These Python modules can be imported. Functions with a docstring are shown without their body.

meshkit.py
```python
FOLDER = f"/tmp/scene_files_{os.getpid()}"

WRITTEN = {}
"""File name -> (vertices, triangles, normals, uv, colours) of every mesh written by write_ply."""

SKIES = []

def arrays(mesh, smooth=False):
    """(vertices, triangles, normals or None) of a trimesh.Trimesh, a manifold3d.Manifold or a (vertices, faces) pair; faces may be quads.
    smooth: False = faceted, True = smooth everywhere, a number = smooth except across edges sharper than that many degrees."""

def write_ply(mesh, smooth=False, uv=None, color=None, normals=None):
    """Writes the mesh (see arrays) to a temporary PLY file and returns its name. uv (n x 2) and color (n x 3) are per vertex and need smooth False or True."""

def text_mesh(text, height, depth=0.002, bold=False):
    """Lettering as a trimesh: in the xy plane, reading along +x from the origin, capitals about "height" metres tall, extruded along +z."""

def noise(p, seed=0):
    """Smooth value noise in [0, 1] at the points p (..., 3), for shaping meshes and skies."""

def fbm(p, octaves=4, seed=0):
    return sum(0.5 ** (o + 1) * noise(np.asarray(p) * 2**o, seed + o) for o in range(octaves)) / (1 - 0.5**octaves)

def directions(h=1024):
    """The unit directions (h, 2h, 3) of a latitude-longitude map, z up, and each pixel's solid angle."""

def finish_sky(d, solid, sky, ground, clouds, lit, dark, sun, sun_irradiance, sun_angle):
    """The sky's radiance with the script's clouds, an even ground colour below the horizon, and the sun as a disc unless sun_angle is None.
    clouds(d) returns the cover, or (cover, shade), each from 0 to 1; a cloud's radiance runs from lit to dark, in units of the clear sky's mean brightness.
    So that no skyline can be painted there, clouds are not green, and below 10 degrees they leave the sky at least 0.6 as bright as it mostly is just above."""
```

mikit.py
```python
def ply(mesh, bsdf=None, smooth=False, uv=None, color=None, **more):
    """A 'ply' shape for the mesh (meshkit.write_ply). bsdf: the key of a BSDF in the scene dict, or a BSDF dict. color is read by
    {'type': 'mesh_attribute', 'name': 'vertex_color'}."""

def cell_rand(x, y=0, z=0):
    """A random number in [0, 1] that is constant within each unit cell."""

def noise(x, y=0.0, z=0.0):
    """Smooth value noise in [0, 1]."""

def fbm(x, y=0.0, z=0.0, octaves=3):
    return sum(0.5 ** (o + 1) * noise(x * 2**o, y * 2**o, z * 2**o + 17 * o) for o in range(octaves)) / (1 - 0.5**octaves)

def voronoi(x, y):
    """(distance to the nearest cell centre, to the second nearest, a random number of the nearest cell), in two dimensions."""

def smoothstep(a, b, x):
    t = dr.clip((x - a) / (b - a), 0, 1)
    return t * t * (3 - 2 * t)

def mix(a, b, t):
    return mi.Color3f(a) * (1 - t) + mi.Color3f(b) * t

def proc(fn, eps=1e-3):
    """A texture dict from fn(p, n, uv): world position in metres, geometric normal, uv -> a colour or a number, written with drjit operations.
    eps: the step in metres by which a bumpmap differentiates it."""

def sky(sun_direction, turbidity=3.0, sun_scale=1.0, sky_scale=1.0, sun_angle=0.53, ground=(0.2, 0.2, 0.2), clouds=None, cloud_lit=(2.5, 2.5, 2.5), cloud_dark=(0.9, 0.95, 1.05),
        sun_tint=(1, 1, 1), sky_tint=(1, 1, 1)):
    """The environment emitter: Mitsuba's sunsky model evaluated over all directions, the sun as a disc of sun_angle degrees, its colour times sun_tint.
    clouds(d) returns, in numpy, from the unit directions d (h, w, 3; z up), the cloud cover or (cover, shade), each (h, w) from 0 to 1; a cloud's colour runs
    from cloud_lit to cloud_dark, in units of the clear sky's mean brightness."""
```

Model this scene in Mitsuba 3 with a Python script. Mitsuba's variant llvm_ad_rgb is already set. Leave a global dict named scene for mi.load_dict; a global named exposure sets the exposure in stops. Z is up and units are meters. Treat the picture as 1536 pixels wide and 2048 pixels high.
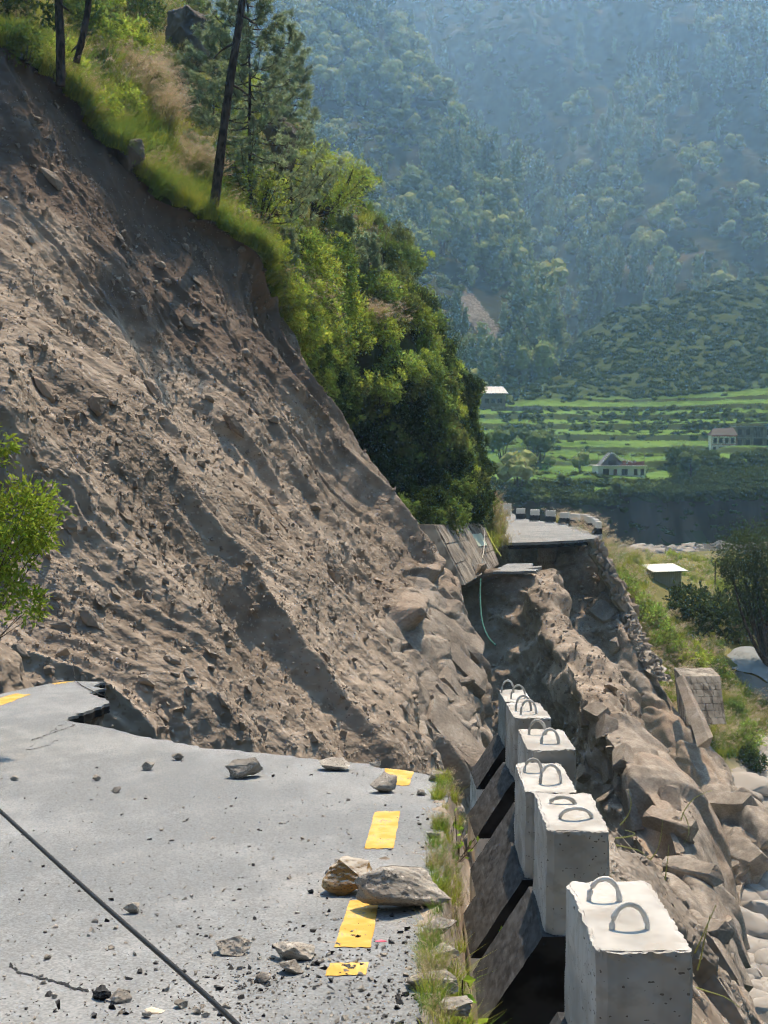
import math, random
import numpy as np, trimesh
import drjit as dr
import mitsuba as mi
import mikit, meshkit
from scipy.interpolate import PchipInterpolator, LinearNDInterpolator
from scipy.ndimage import gaussian_filter
from scipy.spatial import ConvexHull, Delaunay
from shapely.geometry import Polygon, Point, LineString
from meshkit import fbm, noise

T = mi.ScalarTransform4f
scene, labels = {}, {}
random.seed(7)
RNG = np.random.default_rng(7)

# ------------------------------------------------------------------ camera, sun and sky, exposure
EYE = np.array([0.0, 0.0, 1.7])
FOCAL = 2730.0                     # in pixels of the 1536 x 2048 photograph
PITCH = math.radians(-3.02)
FWD = np.array([0, math.cos(PITCH), math.sin(PITCH)])
UP = np.array([0, -math.sin(PITCH), math.cos(PITCH)])
SUN_AZ, SUN_EL = math.radians(20), math.radians(64)
SUN = [math.sin(SUN_AZ) * math.cos(SUN_EL), math.cos(SUN_AZ) * math.cos(SUN_EL), math.sin(SUN_EL)]
exposure = 2.3
HAZE = 0.00052
scene['camera'] = {'type': 'perspective', 'fov': 2 * math.degrees(math.atan(768 / FOCAL)), 'fov_axis': 'x', 'near_clip': 0.1, 'far_clip': 9000.0,
                   'to_world': T().look_at(origin=EYE.tolist(), target=(EYE + FWD).tolist(), up=UP.tolist()),
                   'medium': {'type': 'ref', 'id': 'air'}}
scene['air'] = {'type': 'homogeneous', 'albedo': {'type': 'rgb', 'value': [0.93, 0.96, 0.98]}, 'sigma_t': {'type': 'rgb', 'value': [HAZE * 0.45, HAZE * 0.80, HAZE * 1.25]},
                'phase': {'type': 'hg', 'g': 0.76}}
scene['haze'] = {'type': 'cube', 'to_world': T().translate([0, 1400, 366]).scale([2600, 2200, 397]), 'bsdf': {'type': 'null'},
                 'interior': {'type': 'ref', 'id': 'air'}}
labels['haze'] = {'kind': 'stuff', 'label': 'thin bluish haze filling the valley in front of the mountains', 'category': 'haze'}
scene['sky'] = mikit.sky(SUN, turbidity=3.0, sun_scale=1.0, sky_scale=0.85, sun_tint=(0.95, 1.0, 1.06))


def W(px, py, y):
    """The world point at pixel (px, py) of the photograph that lies y metres north of the camera: how measurements on the photo become places."""
    a, b = (px - 768) / FOCAL, -(py - 1024) / FOCAL
    d = FWD + a * np.array([1.0, 0, 0]) + b * UP
    return EYE + d * (y / d[1])


def pix(p):
    """The pixel of world points (n, 3), and their depth."""
    q = np.atleast_2d(p) - EYE
    z = q @ FWD
    return 768 + FOCAL * q[:, 0] / z, 1024 - FOCAL * (q @ UP) / z, z


GRADE = -0.0908


def on_road(px, py):
    a, b = (px - 768) / FOCAL, -(py - 1024) / FOCAL
    d = FWD + a * np.array([1.0, 0, 0]) + b * UP
    t = -EYE[2] / (d[2] - GRADE * d[1])
    return EYE + d * t


# ------------------------------------------------------------------ naming
USED = {}


def numbered(key):
    n = USED.get(key, 0)
    USED[key] = n + 1
    return key if n == 0 else f'{key}_{n:03d}'


def say(key, label=None, category=None, group=None, kind=None):
    d = {k: v for k, v in (('label', label), ('category', category), ('group', group), ('kind', kind)) if v}
    if d:
        labels.setdefault(key, {}).update(d)
    return key


def thing(name, label, category, group=None):
    return say(numbered(name), label, category, group)


def put(name, mesh, bsdf, parent=None, smooth=False, uv=None, color=None, label=None, category=None, group=None, kind=None):
    key = numbered(f'{parent}__{name}' if parent else name)
    scene[key] = mikit.ply(mesh, bsdf, smooth=smooth, uv=uv, color=color)
    say(key, label, category, group, kind)
    return key


def shape_group(key, entries):
    scene[key] = {'type': 'shapegroup', **entries}


def copy_of(group, key, m):
    scene[key] = {'type': 'instance', 'shapegroup': {'type': 'ref', 'id': group}, 'to_world': T(np.asarray(m, float))}


def place(loc, yaw=0.0, s=1.0, tilt=None):
    """A 4 x 4 matrix: scale, turn about z, then lean z onto tilt."""
    c, n = math.cos(yaw), math.sin(yaw)
    r = np.array([[c, -n, 0], [n, c, 0], [0, 0, 1.0]])
    if tilt is not None:
        z = np.asarray(tilt, float) / np.linalg.norm(tilt)
        x = np.cross([0, 1.0, 0], z)
        x /= np.linalg.norm(x)
        r = np.stack([x, np.cross(z, x), z], 1) @ r
    m = np.eye(4)
    m[:3, :3] = r * s
    m[:3, 3] = loc
    return m


# ------------------------------------------------------------------ meshes
def loft(ribs, nu, nv):
    """A surface through ribs (lists of points, top to bottom), nu across and nv down: points (nv, nu, 3)."""
    rows = []
    for r in ribs:
        r = np.array([W(*q) if len(q) == 3 else np.array(q[:3]) for q in r])
        s = np.r_[0, np.cumsum(np.linalg.norm(np.diff(r, axis=0), axis=1))]
        rows.append(PchipInterpolator(s / s[-1], r)(np.linspace(0, 1, nv)))
    rows = np.array(rows)
    gap = np.linalg.norm(np.diff(rows, axis=0), axis=2).mean(1)
    s = np.r_[0, np.cumsum(gap)]
    # even out the spacing but keep it proportional to the true distance
    return PchipInterpolator(s / s[-1], rows, axis=0)(np.linspace(0, 1, nu)).transpose(1, 0, 2)


def grid_faces(nv, nu):
    i, j = np.meshgrid(np.arange(nv - 1), np.arange(nu - 1), indexing='ij')
    a = (i * nu + j).ravel()
    return np.vstack([np.stack([a, a + nu, a + 1], 1), np.stack([a + 1, a + nu, a + nu + 1], 1)])


def grid_normals(P, outward):
    n = np.cross(np.gradient(P, axis=1), np.gradient(P, axis=0))
    n /= np.linalg.norm(n, axis=2, keepdims=True) + 1e-12
    return n if (n.reshape(-1, 3).mean(0) @ np.asarray(outward)) > 0 else -n


def lengths(P):
    """Metres along u and down v for each grid point."""
    s = np.cumsum(np.r_[np.zeros((1, P.shape[0])), np.linalg.norm(np.diff(P, axis=1), axis=2).T], axis=0).T
    t = np.cumsum(np.r_[np.zeros((1, P.shape[1])), np.linalg.norm(np.diff(P, axis=0), axis=2)], axis=0)
    return s, t


def worley(p, seed=0):
    """(distance to nearest, to second nearest, random number of the nearest cell) for points (..., 2)."""
    p = np.asarray(p, float)
    i = np.floor(p)
    f1 = np.full(p.shape[:-1], 9.0)
    f2, idn = f1.copy(), np.zeros_like(f1)

    def h(x, y, k):
        v = np.sin(x * 127.1 + y * 311.7 + k * 74.7 + seed * 13.37) * 43758.5453
        return v - np.floor(v)
    for a in (-1, 0, 1):
        for b in (-1, 0, 1):
            cx, cy = i[..., 0] + a, i[..., 1] + b
            d = np.hypot(cx + h(cx, cy, 1) - p[..., 0], cy + h(cx, cy, 2) - p[..., 1])
            near = d < f1
            f2 = np.where(near, f1, np.minimum(f2, d))
            idn = np.where(near, h(cx, cy, 3), idn)
            f1 = np.minimum(f1, d)
    return f1, f2, idn


def facets(p, scale, seed=0, tilt=0.5, step=0.5, groove=0.25):
    """Relief of jointed rock: cells in space, each a plane of its own height and lean, with grooves between."""
    q = np.asarray(p, float) * np.asarray(scale)
    i = np.floor(q)
    f1 = np.full(q.shape[:-1], 9.0)
    f2, val = f1.copy(), np.zeros_like(f1)

    def h(c, k):
        v = np.sin(c[..., 0] * 127.1 + c[..., 1] * 311.7 + c[..., 2] * 74.7 + k * 19.19 + seed * 13.37) * 43758.5453
        return v - np.floor(v)
    for o in np.ndindex(3, 3, 3):
        c = i + np.array(o) - 1
        cen = c + np.stack([h(c, 1), h(c, 2), h(c, 3)], -1)
        d = np.linalg.norm(cen - q, axis=-1)
        near = d < f1
        v = (h(c, 4) - 0.5) * step + tilt * ((q - cen) * (np.stack([h(c, 5), h(c, 6), h(c, 7)], -1) - 0.5)).sum(-1)
        f2 = np.where(near, f1, np.minimum(f2, d))
        val = np.where(near, v, val)
        f1 = np.minimum(f1, d)
    return val - groove * sst(0.10, 0.0, f2 - f1)


def sst(a, b, x):
    t = np.clip((x - a) / (b - a), 0, 1)
    return t * t * (3 - 2 * t)


def unit(v):
    return v / (np.linalg.norm(v, axis=-1, keepdims=True) + 1e-12)


def tube_mesh(points, radii, sides=8, cap=True):
    p = np.asarray(points, float)
    t = np.gradient(p, axis=0)
    t /= np.linalg.norm(t, axis=1, keepdims=True) + 1e-12
    a = np.cross(t, np.where(np.abs(t[:, 2:]) < 0.95, [0, 0, 1.0], [1.0, 0, 0]))
    a /= np.linalg.norm(a, axis=1, keepdims=True) + 1e-12
    b, ang = np.cross(t, a), np.arange(sides) * 2 * np.pi / sides
    r = np.broadcast_to(radii, (len(p),))
    v = (p[:, None] + r[:, None, None] * (np.cos(ang)[None, :, None] * a[:, None] + np.sin(ang)[None, :, None] * b[:, None])).reshape(-1, 3)
    i, j = np.meshgrid(np.arange(len(p) - 1), np.arange(sides), indexing='ij')
    q = np.stack([i * sides + j, i * sides + (j + 1) % sides, (i + 1) * sides + (j + 1) % sides, (i + 1) * sides + j], -1).reshape(-1, 4)
    f = np.vstack([q[:, [0, 1, 2]], q[:, [0, 2, 3]]])
    if cap:
        n = len(v)
        v = np.vstack([v, p[0], p[-1]])
        k = np.arange(sides)
        f = np.vstack([f, np.stack([k * 0 + n, (k + 1) % sides, k], 1), np.stack([k * 0 + n + 1, (len(p) - 1) * sides + k, (len(p) - 1) * sides + (k + 1) % sides], 1)])
    return trimesh.Trimesh(v, f, process=False)


def join(ms):
    return ms[0] if len(ms) == 1 else trimesh.util.concatenate(ms)


def box(x0, x1, y0, y1, z0, z1):
    m = trimesh.creation.box((x1 - x0, y1 - y0, z1 - z0))
    m.apply_translation(((x0 + x1) / 2, (y0 + y1) / 2, (z0 + z1) / 2))
    return m


def curve(points, n):
    p = np.asarray(points, float)
    s = np.r_[0, np.cumsum(np.linalg.norm(np.diff(p, axis=0), axis=1))]
    return PchipInterpolator(s / s[-1], p)(np.linspace(0, 1, n))


def hull_rock(rng, n=14, flat=1.0):
    """An angular stone of unit size: the hull of a few points on a ball."""
    p = rng.normal(size=(n, 3))
    p /= np.linalg.norm(p, axis=1, keepdims=True)
    p *= rng.uniform(0.75, 1.0, (n, 1))
    p[:, 2] *= flat
    m = trimesh.convex.convex_hull(p)
    return m


def detailed_rock(rng, dims, sub=4, rough=0.05, n=13, seed=0):
    m = hull_rock(rng, n)
    for _ in range(sub):
        m = m.subdivide()
    v = np.array(m.vertices)
    vn = np.array(m.vertex_normals)
    v = v + vn * ((fbm(v * 2.2 + seed * 7.1, 4, seed) - 0.5) * rough * 4 + (noise(v * 9 + seed, seed) - 0.5) * rough)[:, None]
    v = v / np.ptp(v, axis=0) * np.asarray(dims)
    v -= (v.max(0) + v.min(0)) / 2
    v[:, 2] -= v[:, 2].min()
    return trimesh.Trimesh(v, m.faces, process=False)


# ------------------------------------------------------------------ materials
def proc(fn, eps=1e-3):
    return mikit.proc(fn, eps)


N, FB, SS, MIX = mikit.noise, mikit.fbm, mikit.smoothstep, mikit.mix


def bumped(bsdf, fn, scale, eps=0.004):
    return {'type': 'twosided', 'b': {'type': 'bumpmap', 'arbitrary': proc(fn, eps), 'scale': scale, 'inner': bsdf}}


def principled(color, rough=0.85, spec=0.3, **more):
    c = color if isinstance(color, dict) else {'type': 'rgb', 'value': list(color)}
    return {'type': 'principled', 'base_color': c, 'roughness': rough, 'specular': spec, **more}


def soil_color(p, n, uv):
    a = FB(p.x * 0.35, p.y * 0.35, p.z * 0.35, 3)
    b = FB(p.x * 3.1 + 7, p.y * 3.1, p.z * 3.1, 2)
    c = N(p.x * 14, p.y * 14, p.z * 14)
    base = MIX((0.185, 0.157, 0.13), (0.37, 0.322, 0.272), SS(0.3, 0.72, a * 0.6 + b * 0.4))
    base = MIX(base, (0.46, 0.40, 0.34), SS(0.72, 0.95, c) * 0.6)
    base = MIX(base, (0.17, 0.13, 0.105), SS(0.7, 1.0, 1 - c) * 0.6)
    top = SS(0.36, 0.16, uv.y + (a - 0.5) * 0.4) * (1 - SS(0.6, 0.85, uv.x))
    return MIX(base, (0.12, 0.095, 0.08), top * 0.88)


def soil_bump(p, n, uv):
    c = 0.97 * p.y - 0.25 * p.x
    d = p.z - 0.6 * p.x
    return 0.8 * FB(c * 7, d * 1.3, p.x * 1.5, 3) + 0.7 * FB(p.x * 13, p.y * 13, p.z * 12, 3)


def granite_color(p, n, uv):
    a = FB(p.x * 0.25, p.y * 0.25, p.z * 0.35, 3)
    b = FB(p.x * 2.3, p.y * 2.3, p.z * 2.3 + 9, 3)
    c = N(p.x * 17, p.y * 17, p.z * 17)
    base = MIX((0.19, 0.168, 0.145), (0.35, 0.315, 0.275), SS(0.3, 0.7, a * 0.5 + b * 0.5))
    base = MIX(base, (0.27, 0.205, 0.155), SS(0.5, 0.75, a) * 0.6)
    return base * (0.8 + 0.4 * c)


def granite_bump(p, n, uv):
    return FB(p.x * 2.2, p.y * 2.2, p.z * 1.3, 4) + 0.25 * N(p.x * 24, p.y * 24, p.z * 18)


def dark_rock_color(p, n, uv):
    a = FB(p.x * 1.4, p.y * 1.4, p.z * 0.8, 4)
    return MIX((0.05, 0.048, 0.047), (0.17, 0.16, 0.145), SS(0.35, 0.7, a))


def fallen_color(p, n, uv):
    a = FB(p.x * 4, p.y * 4, p.z * 4, 3)
    s = N(p.x * 190, p.y * 190, p.z * 190)
    q = FB(p.x * 45 + 5, p.y * 45, p.z * 45, 2)
    base = MIX((0.20, 0.188, 0.17), (0.35, 0.33, 0.295), SS(0.35, 0.65, a))
    base = MIX(base, (0.10, 0.095, 0.09), SS(0.52, 0.72, s * 0.6 + q * 0.4))
    return MIX(base, (0.62, 0.59, 0.55), SS(0.62, 0.8, q) * 0.6)


def rusty_color(p, n, uv):
    a = FB(p.x * 7, p.y * 7, p.z * 7, 3)
    s = N(p.x * 120, p.y * 120, p.z * 120)
    base = MIX((0.26, 0.14, 0.04), (0.36, 0.24, 0.11), SS(0.35, 0.7, a))
    base = MIX(base, (0.10, 0.075, 0.05), SS(0.50, 0.75, s) * 0.8)
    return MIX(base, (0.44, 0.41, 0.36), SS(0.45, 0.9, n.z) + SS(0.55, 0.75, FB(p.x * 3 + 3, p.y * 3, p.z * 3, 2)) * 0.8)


def asphalt_color(p, n, uv):
    a = FB(p.x * 0.7, p.y * 0.7, 0.0, 4)
    b = FB(p.x * 6, p.y * 3, 0.0, 3)
    s = N(p.x * 110, p.y * 110, 0.0)
    base = MIX((0.155, 0.17, 0.183), (0.225, 0.24, 0.252), SS(0.3, 0.7, a * 0.6 + b * 0.4))
    base = MIX(base, (0.38, 0.355, 0.33), SS(0.60, 0.80, FB(p.x * 1.6 + 4, p.y * 1.3, 0.0, 4)) * SS(9.0, 5.0, p.y) * 0.6)
    return base * (0.72 + 0.56 * s)


def asphalt_bump(p, n, uv):
    return N(p.x * 90, p.y * 90, p.z * 90)


def concrete_color(p, n, uv):
    a = FB(p.x * 5, p.y * 5, p.z * 5, 4)
    streak = FB(p.x * 26, p.y * 26, p.z * 1.6, 3)
    pit = N(p.x * 75, p.y * 75, p.z * 75)
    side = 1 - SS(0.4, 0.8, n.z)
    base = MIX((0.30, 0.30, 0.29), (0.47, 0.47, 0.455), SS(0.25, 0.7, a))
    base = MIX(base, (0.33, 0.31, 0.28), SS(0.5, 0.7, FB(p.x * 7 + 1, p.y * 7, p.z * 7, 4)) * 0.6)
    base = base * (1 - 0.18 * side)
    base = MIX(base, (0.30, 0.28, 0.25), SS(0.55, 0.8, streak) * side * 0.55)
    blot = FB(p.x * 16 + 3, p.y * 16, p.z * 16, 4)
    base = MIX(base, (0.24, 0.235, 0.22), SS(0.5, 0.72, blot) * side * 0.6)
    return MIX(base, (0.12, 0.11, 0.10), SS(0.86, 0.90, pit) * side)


def concrete_bump(p, n, uv):
    return FB(p.x * 35, p.y * 35, p.z * 35, 3)


def black_color(p, n, uv):
    a = FB(p.x * 9, p.y * 3, p.z * 9, 4)
    s = FB(p.x * 60, p.y * 8, p.z * 60, 3)
    base = MIX((0.006, 0.006, 0.007), (0.022, 0.022, 0.023), SS(0.35, 0.7, a))
    slope_grey = FB(p.x * 30, p.y * 18, p.z * 30, 4)
    return MIX(base, (0.115, 0.122, 0.13), (0.18 + SS(0.2, 0.85, slope_grey) * 0.42 + SS(0.55, 0.8, s) * 0.25) * SS(0.2, 0.5, n.z))  # sunlit grey of the slopes put into the paint, with scratch streaks


def white_paint_color(p, n, uv):
    a = FB(p.x * 8, p.y * 8, p.z * 8, 4)
    base = MIX((0.40, 0.39, 0.36), (0.66, 0.65, 0.62), SS(0.3, 0.6, a))
    return MIX(base, (0.25, 0.23, 0.2), SS(0.55, 0.85, FB(p.x * 22, p.y * 22, p.z * 3, 3)) * 0.6)


def yellow_color(p, n, uv):
    a = FB(p.x * 9, p.y * 9, 0.0, 4)
    s = N(p.x * 100, p.y * 100, 0.0)
    base = MIX((0.55, 0.32, 0.055), (0.69, 0.44, 0.12), SS(0.3, 0.7, a))
    return MIX(base, (0.33, 0.30, 0.25), SS(0.58, 0.74, a * 0.6 + s * 0.4) * 0.8)


def hill_color(p, n, uv):
    a = FB(p.x * 0.5, p.y * 0.5, p.z * 0.5, 4)
    base = MIX((0.06, 0.05, 0.035), (0.05, 0.06, 0.022), SS(0.35, 0.6, a))
    return MIX(base, (0.14, 0.12, 0.10), SS(0.66, 0.82, FB(p.x * 1.1 + 3, p.y * 1.1, p.z * 0.7, 3)) * 0.7)


def mountain_color(p, n, uv):
    a = FB(p.x * 0.02, p.y * 0.02, p.z * 0.02, 4)
    b = FB(p.x * 0.15, p.y * 0.15, p.z * 0.15, 3)
    base = MIX((0.012, 0.018, 0.008), (0.034, 0.045, 0.016), SS(0.3, 0.7, a * 0.5 + b * 0.5))  # near-black ground: shadow between the crowns put into the colour
    return MIX(base, (0.12, 0.11, 0.09), SS(0.70, 0.82, FB(p.x * 0.03 + 31, p.y * 0.03, p.z * 0.008, 4)) * 0.8)


def valley_color(p, n, uv):
    a = FB(p.x * 0.05, p.y * 0.05, 0.0, 3)
    b = FB(p.x * 0.5, p.y * 0.5, p.z * 0.5, 3)
    grass = MIX((0.055, 0.12, 0.022), (0.11, 0.20, 0.04), SS(0.3, 0.7, a * 0.5 + b * 0.5))
    earth = MIX((0.035, 0.031, 0.028), (0.10, 0.085, 0.07), SS(0.3, 0.75, FB(p.x * 0.35, p.y * 0.05, p.z * 0.06, 4)))
    scrub = MIX((0.030, 0.054, 0.018), (0.046, 0.076, 0.026), b)
    flat = SS(0.88, 0.955, n.z)
    field = flat * SS(480, 462, p.y)
    return MIX(MIX(earth, scrub, SS(0.42, 0.62, n.z)), grass, field)


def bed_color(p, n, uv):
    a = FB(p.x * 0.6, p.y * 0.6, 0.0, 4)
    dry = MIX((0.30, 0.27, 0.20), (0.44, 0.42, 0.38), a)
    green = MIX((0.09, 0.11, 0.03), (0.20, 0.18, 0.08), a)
    dry = MIX(dry, (0.06, 0.065, 0.07), SS(150, 200, p.y))  # far stretch darkened: wet bed and mountain shade put into the colour
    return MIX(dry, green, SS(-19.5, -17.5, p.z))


def bark_color(p, n, uv):
    a = FB(p.x * 14, p.y * 14, p.z * 5, 3)
    return MIX((0.022, 0.018, 0.016), (0.085, 0.068, 0.055), SS(0.3, 0.7, a))


def masonry_color(p, n, uv):
    a = FB(p.x * 1.2, p.y * 1.2, p.z * 1.2, 3)
    streak = FB(p.x * 4, p.y * 4, p.z * 0.35, 3)
    base = MIX((0.20, 0.185, 0.165), (0.36, 0.335, 0.295), SS(0.3, 0.7, a))
    return MIX(base, (0.07, 0.06, 0.05), SS(0.45, 0.72, streak) * 0.75)


M = {}


def bsdf(key, d):
    scene[key] = d
    M[key] = key


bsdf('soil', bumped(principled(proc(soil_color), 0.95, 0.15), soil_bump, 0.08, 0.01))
bsdf('dark_rock', bumped(principled(proc(dark_rock_color), 0.8, 0.25), granite_bump, 0.10, 0.012))
bsdf('granite', bumped(principled(proc(granite_color), 0.85, 0.25), granite_bump, 0.14, 0.012))
bsdf('fallen_stone', bumped(principled(proc(fallen_color), 0.85, 0.3), concrete_bump, 0.02, 0.003))
bsdf('rusty_stone', bumped(principled(proc(rusty_color), 0.85, 0.3), concrete_bump, 0.012, 0.003))
bsdf('asphalt', bumped(principled(proc(asphalt_color), 0.75, 0.4), asphalt_bump, 0.003, 0.002))
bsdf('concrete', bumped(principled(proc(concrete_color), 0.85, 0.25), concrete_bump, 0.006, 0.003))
bsdf('black_paint', bumped(principled(proc(black_color), 0.75, 0.12), concrete_bump, 0.004, 0.003))
bsdf('white_paint', {'type': 'twosided', 'b': principled(proc(white_paint_color), 0.7, 0.3)})
bsdf('fresh_white', {'type': 'twosided', 'b': principled((0.82, 0.82, 0.80), 0.6, 0.3)})
bsdf('yellow_paint', {'type': 'twosided', 'b': principled(proc(yellow_color), 0.6, 0.3)})
bsdf('hill_earth', {'type': 'twosided', 'b': principled(proc(hill_color), 0.95, 0.1)})
bsdf('mountain_earth', {'type': 'twosided', 'b': principled(proc(mountain_color), 0.95, 0.1)})
bsdf('valley_earth', {'type': 'twosided', 'b': principled(proc(valley_color), 0.95, 0.1)})
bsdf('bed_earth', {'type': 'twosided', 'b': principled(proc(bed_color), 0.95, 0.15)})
bsdf('bark', {'type': 'twosided', 'b': principled(proc(bark_color), 0.9, 0.2)})
bsdf('masonry', bumped(principled(proc(masonry_color), 0.9, 0.2), concrete_bump, 0.02, 0.004))
bsdf('leaf', {'type': 'principledthin', 'base_color': {'type': 'mesh_attribute', 'name': 'vertex_color'}, 'roughness': 0.5, 'diff_trans': 0.7, 'eta': 1.4})
bsdf('tinted', {'type': 'twosided', 'b': principled({'type': 'mesh_attribute', 'name': 'vertex_color'}, 0.75, 0.3)})
bsdf('river_rock', {'type': 'twosided', 'b': principled((0.30, 0.29, 0.275), 0.85, 0.25)})
bsdf('cable_black', {'type': 'twosided', 'b': principled((0.012, 0.012, 0.013), 0.45, 0.4)})


def tinted(name, mesh, rgb, parent=None, **more):
    """A plain coloured piece: one shared material, its colour on the vertices."""
    v = np.array(mesh.vertices)
    m = trimesh.Trimesh(v, mesh.faces, process=False)
    m.unmerge_vertices() if hasattr(m, 'unmerge_vertices') else None
    c = np.tile(np.asarray(rgb, float), (len(m.vertices), 1))
    return put(name, m, 'tinted', parent, color=c, **more)


# ==================================================================  THE LARGE STRUCTURE
# ------------------------------------------------------------------ the landslide slope
CLIFF_RIBS = [
    [(-350, 40, 38), (-330, 400, 33), (-310, 660, 26), (-280, 1100, 24), (-250, 1340, 22.6), (-230, 1600, 22)],
    [(0, 85, 40), (0, 330, 37), (0, 560, 32.5), (0, 745, 25.6), (10, 900, 24.7), (10, 1150, 23.5), (10, 1350, 22.0), (10, 1600, 21.5)],
    [(110, 150, 42), (110, 400, 39), (110, 640, 34), (118, 850, 26.3), (130, 1000, 25.2), (140, 1200, 24.0), (150, 1365, 22.6), (150, 1600, 22)],
    [(220, 280, 43.5), (230, 500, 40.5), (240, 720, 35.5), (252, 955, 27.2), (270, 1080, 26.2), (290, 1250, 25.0), (300, 1440, 23.6), (300, 1700, 23)],
    [(330, 390, 45), (340, 600, 42.5), (360, 800, 38), (395, 1110, 28), (420, 1210, 27.0), (440, 1340, 26.0), (460, 1480, 25.0), (470, 1700, 24)],
    [(430, 440, 47), (450, 650, 44), (490, 850, 40), (540, 1050, 35), (580, 1230, 31), (600, 1380, 28.5), (620, 1500, 27), (630, 1750, 25)],
    [(520, 510, 49), (545, 700, 47), (600, 900, 43.5), (670, 1090, 39), (720, 1260, 35.5), (740, 1400, 33), (750, 1520, 31), (760, 1800, 29)],
    [(553, 590, 51), (600, 740, 50), (670, 910, 47.5), (760, 1090, 44), (820, 1260, 40.5), (850, 1390, 38), (870, 1520, 35.5), (880, 1800, 33)],
    [(558, 592, 53), (628, 765, 53), (712, 890, 52), (797, 1010, 51), (885, 1115, 50), (938, 1240, 48), (985, 1370, 45), (990, 1500, 42), (990, 1800, 40)],
    [(555, 620, 58), (615, 800, 60), (690, 930, 61), (775, 1060, 61), (860, 1170, 60), (910, 1290, 58), (950, 1420, 54), (960, 1560, 50), (960, 1800, 47)],
]
nu, nv = 560, 600
P0 = loft(CLIFF_RIBS, nu, nv)
s_, t_ = lengths(P0)
n_ = unit(gaussian_filter(grid_normals(P0, [1, -0.5, 0.5]), (14, 14, 0)))
uu, vv = np.meshgrid(np.linspace(0, 1, nu), np.linspace(0, 1, nv))
fall = P0[..., 2]                                    # water runs straight down: rills follow lines of equal contour position
q = -0.25 * P0[..., 0] + 0.97 * P0[..., 1] + (fbm(P0 * 0.22, 3, 3) - 0.5) * 3.0
rill = 1 - np.abs(2 * noise(np.stack([q * 0.42, fall * 0.06, q * 0], -1), 5) - 1)
rill2 = 1 - np.abs(2 * noise(np.stack([q * 1.5, fall * 0.25, q * 0], -1), 6) - 1)
fine = noise(np.stack([q * 5.0, fall * 0.55, q * 0], -1), 7)
fine2 = noise(np.stack([q * 9.0, fall * 1.2, q * 0], -1), 17)
low = fbm(P0 * 0.16, 2, 18) - 0.5
lump = fbm(P0 * 0.45, 4, 8) - 0.5
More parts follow.
